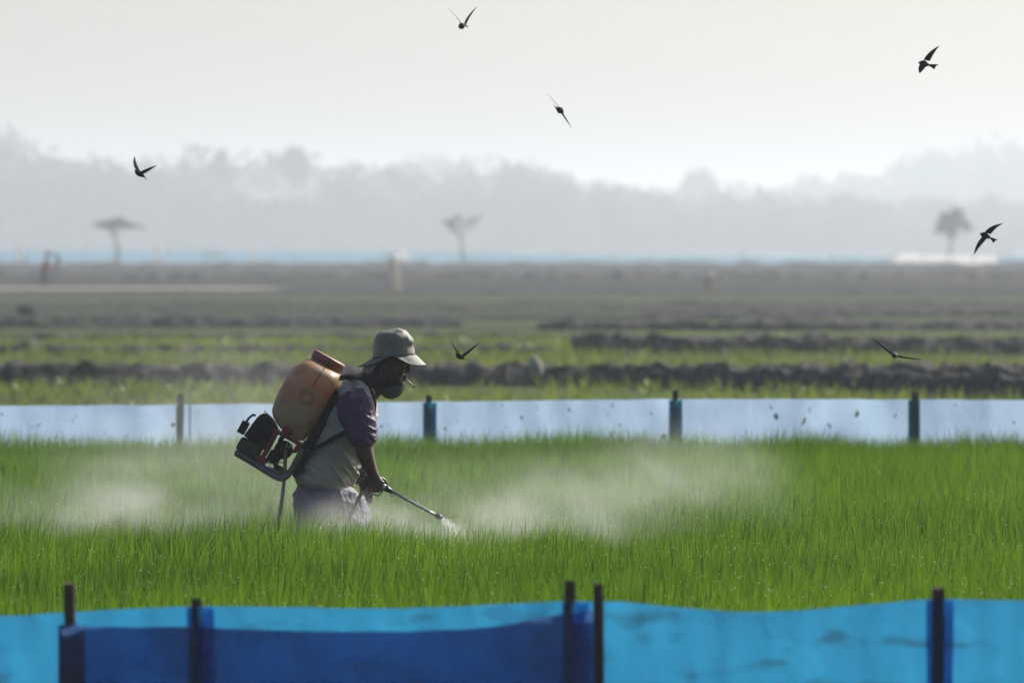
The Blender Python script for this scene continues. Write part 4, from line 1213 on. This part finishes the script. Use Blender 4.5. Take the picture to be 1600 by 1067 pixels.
link_local('throttle_wire', Geo().tube(catmull([(-.10, -.112, .052), (-.098, -.114, .034), (-.07, -.115, .028), (-.045, -.114, .022), (-.036, -.113, .030), (-.034, -.112, .038)], 4), .0022, 6).mesh('throttle_wire'), M['brass'], spr, True)
link_local('fuel_line', Geo().tube(catmull([(-.070, -.112, .052), (-.055, -.114, .066), (-.045, -.113, .072), (-.038, -.112, .064)], 4), .0022, 6).mesh('fuel_line'), M['brass'], spr, True)
for k, (x, y, z) in enumerate(((-.088, -.112, .044), (-.115, -.125, .036))):
    link_local('bolt', Geo().ellipsoid((x, y, z), .0045, .003, .0045, 8, 5).mesh('bolt'), M['brass'], spr, True)
for k in range(2):
    link_local('hose_clip', Geo().tube([(-.068 + .012 * k, -.128, .160), (-.064 + .012 * k, -.129, .145), (-.066 + .012 * k, -.128, .134)], .0022, 6).mesh('hose_clip'), M['brass'], spr, True)
# delivery hose: from the pump down among the leaves and up to the lance
h1 = [W(447.5, 701, D, -0.125), W(446.5, 725, D, -0.135), W(444.5, 755, D, -0.140), W(440.5, 790, D, -0.145), W(436.5, 815, D, -0.15), W(436, 845, D, -0.17), W(455, 872, D, -0.22), W(492, 882, D, -0.25), W(525, 862, D, -0.24), W(541, 825, D, -0.225), W(549, 805, D, -0.215), W(560, 780, D, -0.208), W(569, 762, D, -0.205)]
hp = catmull(h1 + [lance_pt(574.5)], 8)
link_local('hose', Geo().tube([S(p) for p in hp], 0.0082, 12).mesh('hose'), M['hose'], spr, True)
link_local('hose_end', Geo().tube([S(p) for p in hp[-10:]], 0.0100, 12).mesh('hose_end'), M['grip'], spr, True)
# harness
def webbing(path, wid, centre, name='shoulder_strap'):
    P = catmull([S(p) for p in path], 6)
    c = S(centre)
    vs = []; fs = []
    for i, p in enumerate(P):
        t = (P[min(i + 1, len(P) - 1)] - P[max(i - 1, 0)]).normalized()
        out = (p - c); out -= t * out.dot(t); out.normalize()
        side = t.cross(out).normalized()
        for a, b in ((-1, 0), (1, 0), (1, 1), (-1, 1)):
            vs.append(p + side * a * wid / 2 + out * (0.002 + b * 0.003))
    for i in range(len(P) - 1):
        for j in range(4):
            a = i * 4 + j; b = i * 4 + (j + 1) % 4
            fs.append((a, b, b + 4, a + 4))
    return link_local(name, mesh_py(name, vs, fs), M['black'], spr)
for s in (-1, 1):
    webbing([W(520, 598, D, s * 0.075), W(530, 592, D, s * 0.082), W(545, 591, D, s * 0.095), W(563, 597, D, s * 0.105), W(577, 610, D, s * 0.115), W(583, 633, D, s * 0.122), W(578, 658, D, s * 0.145), W(566, 670, D, s * 0.180)], 0.032, W(548, 640, D, 0))
    webbing([W(570, 664, D, s * 0.180), W(552, 669, D, s * 0.199), W(530, 680, D, s * 0.203), W(508, 692, D, s * 0.200), W(490, 700, D, s * 0.178), W(478, 706, D, s * 0.15)], 0.022, W(530, 690, D, 0))

# ------------------------------------------------------------------ the far worker
def far_worker():
    d = 345.0
    k = d / FPX
    root = empty('person', (W(68, 400, d).x, d, 0))
    P = lambda px, py, v=0.0: W(px, py, d, v)
    def lf(g, pts, n=14):
        rings = []
        Q = [P(p[0], p[1], p[2]) for p in pts]
        for i, p in enumerate(pts):
            t = (Q[min(i + 1, len(Q) - 1)] - Q[max(i - 1, 0)]).normalized()
            dep = (Vector((0, 1, 0)) - t * t.y).normalized(); a = t.cross(dep).normalized()
            rings.append([Q[i] + a * math.cos(q) * p[3] + dep * math.sin(q) * p[4] for q in [2 * math.pi * j / n for j in range(n)]])
        return g.ring_loft(rings)
    b = Geo()
    b.ellipsoid(P(75.5, 398), 0.095, 0.08, 0.115)
    lf(b, [(74.5, 402, 0, .05, .05), (73.5, 406, 0, .055, .055)])
    lf(b, [(70, 426, 0, .12, .15), (71.5, 418, 0, .12, .15), (73.5, 410, 0, .11, .17), (74, 406, 0, .06, .08)])
    for s in (-1, 1):
        lf(b, [(73.5, 408, s * .17, .055, .055), (77, 416, s * .2, .045, .045), (84, 416, s * .16, .035, .035), (88, 413, s * .12, .03, .03), (90, 411, s * .12, .035, .02)])
        lf(b, [(70 , 424, s * .08, .09, .085), (69 + s * 3, 434, s * .09, .07, .065), (67 + s * 5, 446, s * .09, .05, .05), (67 + s * 5, 451, s * .09, .045, .045)])
    fuse('body', b, 0.02, M['skin'], root, 2)
    g = Geo()
    lf(g, [(69.5, 428, 0, .165, .19), (71, 418, 0, .155, .19), (73, 410, 0, .145, .21), (74, 406.5, 0, .08, .11)])
    for s in (-1, 1):
        lf(g, [(73.5, 408, s * .18, .08, .07), (76.5, 415, s * .205, .068, .062), (81, 416.5, s * .19, .055, .055)])
    fuse('shirt', g, 0.02, mat('rust_shirt', (0.28, 0.065, 0.05), (0.20, 0.05, 0.04), 3, 0.9), root, 2)
    g = Geo()
    lf(g, [(69.5, 424, 0, .15, .17), (69.5, 430, 0, .15, .16)])
    for s in (-1, 1):
        lf(g, [(70, 427, s * .085, .11, .10), (69 + s * 3, 436, s * .09, .088, .08), (67 + s * 5, 447, s * .09, .07, .07)])
    fuse('trousers', g, 0.02, mat('dark_trouser', (0.05, 0.055, 0.075), None, 3, 0.9), root, 2)
    h = Geo().ring_loft([[P(75.5, 396.5) + Vector((r * math.cos(q), r * math.sin(q), z)) for q in [2 * math.pi * j / 16 for j in range(16)]] for z, r in ((-.02, .21), (.0, .20), (.05, .11), (.10, .09), (.115, .02))])
    link('hat', h.mesh('hat'), mat('dark_hat', (0.10, 0.06, 0.05), None, 5, 0.9), root, True)
    tag(root, 'distant worker in a rust-red shirt standing in the far fields', 'person')
    # bundle the worker carries in front
    v, f, t = quads_crown([tuple(P(90, 404)), tuple(P(91, 411)), tuple(P(88, 399))], [.12, .12, .08], 120, .05, 77, 1.3)
    bo = link('leaf_bundle', crown_mesh('leaf_bundle', v, f, t), M['foliage'])
    tag(bo, 'dark upright bundle held in front of the distant rust-shirted worker', 'bundle')
far_worker()

# ------------------------------------------------------------------ birds
M['bird'] = mat('swift_plumage', (0.018, 0.016, 0.016), (0.035, 0.030, 0.028), 60, 0.75, spec=0.2)
M['bird_belly'] = mat('pale_belly_plumage', (0.16, 0.13, 0.11), (0.05, 0.04, 0.035), 70, 0.8, spec=0.2)

def bird(d, head, tail, body_r, wings, tails, label, depth_tail=0.0, m='bird', belly=None):
    """all points as (px, py[, depth m]); wings: (root, ctrl, tip, chord px vector (x, y, depth px), max chord scale)"""
    k = d / FPX
    P = lambda p: W(p[0], p[1], d, p[2] if len(p) > 2 else 0.0)
    hp, tp = P(head), P((tail[0], tail[1], depth_tail))
    g = Geo()
    ax = tp - hp
    prof = [(0.0, 0.15), (0.04, 0.45), (0.12, 0.72), (0.22, 0.86), (0.30, 0.95), (0.42, 1.0), (0.58, 0.86), (0.74, 0.58), (0.9, 0.30), (1.0, 0.16)]
    g.tube([hp + ax * a for a, _ in prof], [body_r * k * r for _, r in prof], 12)
    # little beak
    g.tube([hp + ax * 0.03, hp - ax.normalized() * body_r * k * 0.45], [body_r * k * 0.28, body_r * k * 0.05], 6)
    for root, ctrl, tip, ch in wings:
        a, b, c = P(root), P(ctrl), P(tip)
        cv = Vector((ch[0] * k, ch[2] * k, -ch[1] * k))
        ts = [i / 10 for i in range(11)]
        line = [(a * (1 - t) ** 2 + b * 2 * t * (1 - t) + c * t * t) for t in ts]
        wd = [1.0, 1.02, 1.0, 0.95, 0.88, 0.79, 0.68, 0.55, 0.40, 0.22, 0.03]
        rings = []
        for i, p in enumerate(line):
            t = (line[min(i + 1, 10)] - line[max(i - 1, 0)]).normalized()
            nrm = t.cross(cv).normalized()
            th = max(0.0009, cv.length * 0.10 * wd[i])
            w = cv * wd[i]
            rings.append([p, p + w * 0.3 + nrm * th, p + w * 0.7 + nrm * th * 0.5, p + w, p + w * 0.7 - nrm * th * 0.35, p + w * 0.3 - nrm * th * 0.5])
        g.ring_loft(rings)
    if tails:
        base, t1, t2 = [P(p) for p in tails]
        nr = (t1 - base).cross(t2 - base).normalized() * 0.0012
        ux = (t2 - t1)
        notch = (t1 + t2) / 2 - ((t1 + t2) / 2 - base) * 0.16
        b1 = base - ux * 0.16; b2 = base + ux * 0.16
        g.ring_loft([[b1 + nr, t1 + nr, notch + nr, t2 + nr, b2 + nr], [b1 - nr, t1 - nr, notch - nr, t2 - nr, b2 - nr]])
    o = link('bird', g.mesh('bird'), M[m])
    bm = bmesh.new(); bm.from_mesh(o.data); bmesh.ops.recalc_face_normals(bm, faces=bm.faces); bm.to_mesh(o.data); bm.free()
    # origin at the breast
    c0 = hp + ax * 0.4
    for v in o.data.vertices: v.co -= c0
    o.location = c0
    tag(o, label, 'bird', 'swifts flying over the paddy')
    return o

bird(39.5, (717.6, 43.5, -0.02), (727, 38.5), 5.2, [((719.5, 37), (715.5, 27.5), (700.7, 14.2, 0.03), (2.6, 2.2, 6)), ((725, 38), (729, 24.5), (746, 10.3, 0.02), (2.6, 3.4, 6))],
     [(725, 40.5), (731.8, 41.6), (731.0, 43.0, 0.02)], 'highest swift at the top of the picture with wings raised in a V')
bird(40.0, (879.5, 176.0, -0.02), (868.0, 168.0, 0.03), 5.2, [((873.5, 167), (868, 160), (856.0, 147.8, 0.03), (1.2, 2.6, 5)), ((878.6, 175.5), (884.5, 184), (893.2, 200, 0.02), (-2.4, 1.2, 5))],
     [(869, 168.5), (863.2, 162), (866, 167)], 'swift turned edge-on with its thin wings slanting across the open sky')
bird(38.5, (1436.2, 98.6), (1453, 102.5), 5.4, [((1443, 94.5), (1448.5, 81), (1468.9, 71.4, 0.05), (9.8, 1.4, 3)), ((1438, 100), (1432.5, 107), (1435.8, 115.6, -0.05), (9.5, 3.0, -3))],
     [(1451.5, 101.8), (1466.8, 101.2), (1460.2, 109.2)], 'black swift banking in the upper sky above the hazy trees, tail fanned')
bird(39.0, (211.2, 267.0), (227, 277.5), 4.6, [((212.5, 266), (205.0, 254), (210.4, 243.8, 0.04), (6.6, 1.6, 3)), ((219.3, 268.2), (229, 263.5), (245.8, 258.3, -0.03), (3.4, 4.4, 3))],
     [(224, 274.5), (230.8, 281.8), (228.2, 280.8)], 'swift with one wing upright flying over the hazy wood near the long roof')
bird(38.0, (1532.4, 365.2), (1549, 372.5), 4.9, [((1538.5, 363), (1547, 351), (1569, 348.9, 0.05), (9.2, 3.2, 3)), ((1535.0, 369.5), (1523.5, 381), (1520.8, 398.3, -0.05), (6.5, 3.6, -3))],
     [(1548, 371.8), (1559.3, 375.0), (1552.3, 380.2)], 'black swift spread like an anchor beside the round distant tree')
bird(38.0, (712.6, 553.2), (726, 561.0), 4.6, [((713.5, 552), (707.5, 541), (699.6, 525.8, 0.05), (5.4, 0.2, 3)), ((720.5, 555.2), (731, 547.5), (750.6, 534.3, 0.03), (3.2, 3.4, 4))],
     [(724, 560), (732.8, 562.6), (731.6, 563.6)], 'swift with raised wings skimming low beside the farmer\'s hat')
bird(36.5, (1396.8, 553.6, -0.05), (1400.0, 556.2), 5.2, [((1396.5, 552), (1383, 544), (1362, 526.8), (-1.4, 3.0, 6)), ((1401, 554.5), (1420, 559.5), (1443.3, 561), (-0.4, 2.8, 6))],
     None, 'pale-bodied swift seen head-on gliding low over the far fence', 0.08, 'bird_belly')
bird(20.5, (537.5, 589.5), (561.5, 587.5), 4.6, [((549, 591), (552.5, 606), (549.5, 628, -0.03), (5.6, 0.2, 3)), ((553, 588), (557, 581), (566, 574, 0.05), (4.5, 2.5, 4))],
     [(558, 588), (566, 585.5), (565.5, 590)], 'blurred swift flying close in front of the farmer\'s shoulder')

# ------------------------------------------------------------------ spray drifting over the rice
def spray_mist():
    m, nt, out = nodes_of('spray_mist')
    tc = nt.nodes.new('ShaderNodeTexCoord')
    wn_ = N(nt, 'ShaderNodeTexNoise', Scale=1.7, Detail=2.5, Roughness=0.6)
    wm = nt.nodes.new('ShaderNodeMapping'); wm.inputs['Scale'].default_value = (1.0, 0.35, 1.5)
    nt.links.new(tc.outputs['Object'], wm.inputs['Vector']); nt.links.new(wm.outputs[0], wn_.inputs['Vector'])
    wo = nt.nodes.new('ShaderNodeVectorMath'); wo.operation = 'SUBTRACT'; wo.inputs[1].default_value = (0.5, 0.5, 0.5)
    nt.links.new(wn_.outputs['Color'], wo.inputs[0])
    wsc = nt.nodes.new('ShaderNodeVectorMath'); wsc.operation = 'MULTIPLY'; wsc.inputs[1].default_value = (1.1, 0.6, 0.42)
    nt.links.new(wo.outputs[0], wsc.inputs[0])
    wpos = nt.nodes.new('ShaderNodeVectorMath'); wpos.operation = 'ADD'
    nt.links.new(tc.outputs['Object'], wpos.inputs[0]); nt.links.new(wsc.outputs[0], wpos.inputs[1])
    def gauss(c, s):
        sub = nt.nodes.new('ShaderNodeVectorMath'); sub.operation = 'SUBTRACT'; sub.inputs[1].default_value = c
        nt.links.new(wpos.outputs[0], sub.inputs[0])
        mul = nt.nodes.new('ShaderNodeVectorMath'); mul.operation = 'MULTIPLY'; mul.inputs[1].default_value = [1 / x for x in s]
        nt.links.new(sub.outputs[0], mul.inputs[0])
        dt = nt.nodes.new('ShaderNodeVectorMath'); dt.operation = 'DOT_PRODUCT'
        nt.links.new(mul.outputs[0], dt.inputs[0]); nt.links.new(mul.outputs[0], dt.inputs[1])
        ng = nt.nodes.new('ShaderNodeMath'); ng.operation = 'MULTIPLY'; ng.inputs[1].default_value = -1
        nt.links.new(dt.outputs['Value'], ng.inputs[0])
        ex = nt.nodes.new('ShaderNodeMath'); ex.operation = 'EXPONENT'
        nt.links.new(ng.outputs[0], ex.inputs[0])
        return ex.outputs[0]
    total = None
    blobs = MIST
    for (px, py, v, sx, sv, sz, a) in blobs:
        gq = gauss(W(px, py, D, v), (sx * PXM, sv, sz * PXM))
        ml = nt.nodes.new('ShaderNodeMath'); ml.operation = 'MULTIPLY_ADD'; ml.inputs[1].default_value = a
        nt.links.new(gq, ml.inputs[0])
        if total is None: ml.inputs[2].default_value = 0
        else: nt.links.new(total, ml.inputs[2])
        total = ml.outputs[0]
    mp = nt.nodes.new('ShaderNodeMapping'); mp.inputs['Scale'].default_value = (1.0, 0.25, 1.3); mp.inputs['Rotation'].default_value = (0, 0.35, 0)
    nt.links.new(tc.outputs['Object'], mp.inputs['Vector'])
    no = N(nt, 'ShaderNodeTexNoise', Scale=4.2, Detail=3.5, Roughness=0.55, Distortion=0.6)
    nt.links.new(mp.outputs[0], no.inputs['Vector'])
    mr = nt.nodes.new('ShaderNodeMapRange'); mr.inputs['From Min'].default_value = 0.36; mr.inputs['From Max'].default_value = 0.66
    mr.inputs['To Min'].default_value = 0.50; mr.inputs['To Max'].default_value = 1.40
    nt.links.new(no.outputs['Fac'], mr.inputs['Value'])
    ml = nt.nodes.new('ShaderNodeMath'); ml.operation = 'MULTIPLY'
    nt.links.new(total, ml.inputs[0]); nt.links.new(mr.outputs[0], ml.inputs[1])
    sb = nt.nodes.new('ShaderNodeMath'); sb.operation = 'SUBTRACT'; sb.use_clamp = False; sb.inputs[1].default_value = 0.004
    nt.links.new(ml.outputs[0], sb.inputs[0])
    mxx = nt.nodes.new('ShaderNodeMath'); mxx.operation = 'MAXIMUM'; mxx.inputs[1].default_value = 0
    nt.links.new(sb.outputs[0], mxx.inputs[0])
    v = N(nt, 'ShaderNodeVolumePrincipled', Anisotropy=0.55)
    v.inputs['Color'].default_value = (0.97, 0.97, 0.97, 1)
    nt.links.new(mxx.outputs[0], v.inputs['Density'])
    nt.links.new(v.outputs[0], out.inputs['Volume'])
    m.cycles.volume_step_rate = 2.0
    lo = W(-40, 0, D).x; hi = W(1330, 0, D).x
    me = Geo().box((lo, 35.5, 0.10), (hi, 41.4, 1.30)).mesh('spray_mist')
    tag(link('spray_mist', me, m), 'pale spray mist drifting low over the rice around the farmer', 'mist', kind='stuff')
# (px, py, depth, spread px, spread depth, spread px up, strength)
MIST = [(930, 776, 1.2, 210, 1.0, 52, 0.15), (1080, 750, 2.0, 120, 1.0, 60, 0.095), (800, 802, 0.4, 190, 0.8, 36, 0.15),
        (180, 788, 0.5, 105, 0.8, 40, 0.17), (330, 804, -0.1, 200, 0.6, 30, 0.22), (500, 812, -0.5, 170, 0.5, 24, 0.29), (80, 808, 0.7, 130, 0.8, 30, 0.12),
        (660, 814, -0.6, 130, 0.45, 24, 0.32), (820, 816, -0.5, 140, 0.4, 22, 0.24), (310, 740, 1.6, 220, 1.1, 62, 0.09), (430, 772, 0.5, 90, 0.6, 46, 0.09), (520, 800, -0.35, 60, 0.16, 26, 0.17),
        (330, 650, 2.4, 200, 1.0, 95, 0.065)]
spray_mist()
def spray_jet():
    """the dense fan of droplets just leaving the nozzle"""
    m, nt, out = nodes_of('spray_jet')
    tc = nt.nodes.new('ShaderNodeTexCoord')
    tip = nz + ax * 0.033
    sx = nt.nodes.new('ShaderNodeSeparateXYZ'); nt.links.new(tc.outputs['Object'], sx.inputs[0])
    def mth(op, a, b=None):
        n = nt.nodes.new('ShaderNodeMath'); n.operation = op
        for i, q in enumerate((a, b)):
            if q is None: continue
            if isinstance(q, (int, float)): n.inputs[i].default_value = q
            else: nt.links.new(q, n.inputs[i])
        return n.outputs[0]
    # object space: X runs along the jet, 0 at the nozzle
    r2 = mth('ADD', mth('MULTIPLY', sx.outputs['Y'], sx.outputs['Y']), mth('MULTIPLY', sx.outputs['Z'], sx.outputs['Z']))
    w = mth('ADD', mth('MULTIPLY', sx.outputs['X'], 0.55), 0.006)
    e = mth('EXPONENT', mth('MULTIPLY', mth('DIVIDE', r2, mth('MULTIPLY', w, w)), -1.6))
    fall = mth('EXPONENT', mth('MULTIPLY', sx.outputs['X'], -22.0))
    no = N(nt, 'ShaderNodeTexNoise', Scale=42.0, Detail=3.0); nt.links.new(tc.outputs['Object'], no.inputs['Vector'])
    nn = mth('MULTIPLY', mth('MAXIMUM', mth('SUBTRACT', no.outputs['Fac'], 0.30), 0.0), 3.2)
    gate = mth('GREATER_THAN', sx.outputs['X'], 0.0)
    den = mth('MULTIPLY', mth('MULTIPLY', mth('MULTIPLY', mth('MULTIPLY', e, fall), nn), gate), 70.0)
    v = N(nt, 'ShaderNodeVolumePrincipled', Anisotropy=0.4); v.inputs['Color'].default_value = (1, 1, 1, 1)
    nt.links.new(den, v.inputs['Density']); nt.links.new(v.outputs[0], out.inputs['Volume'])
    g = Geo().ring_loft([[(x, r * math.cos(q), r * math.sin(q)) for q in [2 * math.pi * j / 14 for j in range(14)]] for x, r in ((-0.002, 0.012), (0.05, 0.06), (0.14, 0.13), (0.20, 0.16))])
    o = link('spray_jet', g.mesh('spray_jet'), m)
    jd = Vector((0.62, -0.1, -0.78)).normalized()
    o.rotation_euler = jd.to_track_quat('X', 'Z').to_euler(); o.location = tip
    tag(o, 'bright burst of fine droplets leaving the lance nozzle', 'spray', kind='stuff')
spray_jet()

# single droplets flying from the nozzle and drifting with the mist
def droplets():
    r = np.random.default_rng(91)
    dirs = np.array([(1, 0, 0), (-1, 0, 0), (0, 1, 0), (0, -1, 0), (0, 0, 1), (0, 0, -1)], float)
    tri = [(0, 2, 4), (2, 1, 4), (1, 3, 4), (3, 0, 4), (2, 0, 5), (1, 2, 5), (3, 1, 5), (0, 3, 5)]
    vs = []; fs = []
    tip = np.array(nz + ax * 0.033)
    jd = np.array((0.62, -0.1, -0.78)); jd /= np.linalg.norm(jd)
    pts = []
    for _ in range(900):
        t = 0.22 * r.random() ** 1.4
        pts.append((tip + jd * t + r.normal(0, 1, 3) * (0.004 + 0.30 * t), 0.0007 + 0.0007 * r.random()))
    for _ in range(1500):
        px = 80 + 1120 * r.random(); py = 835 - abs(r.normal(0, 70))
        pts.append((np.array(W(px, py, D, r.normal(0.2, 1.0))), 0.0006 + 0.0006 * r.random() ** 2))
    for p, s_ in pts:
        b = len(vs)
        vs += [tuple(p + d * s_) for d in dirs]; fs += [tuple(b + i for i in f) for f in tri]
    me = mesh_py('spray_droplets', vs, fs); me.shade_smooth()
    tag(link('spray_droplets', me, bpy.data.materials['dew']), 'fine single droplets of spray in the air round the lance', 'droplets', kind='stuff')
droplets()

# ------------------------------------------------------------------ the air
def haze():
    m, nt, out = nodes_of('haze_air')
    v = N(nt, 'ShaderNodeVolumePrincipled', Density=0.00045, Anisotropy=0.45)
    v.inputs['Color'].default_value = (0.77, 0.845, 0.92, 1)
    nt.links.new(v.outputs[0], out.inputs['Volume'])
    me = Geo().box((-620, -40, -1.3), (620, 4900, 42)).mesh('haze')
    tag(link('haze', me, m), 'pale morning haze hanging over the fields', 'haze', kind='stuff')
haze()
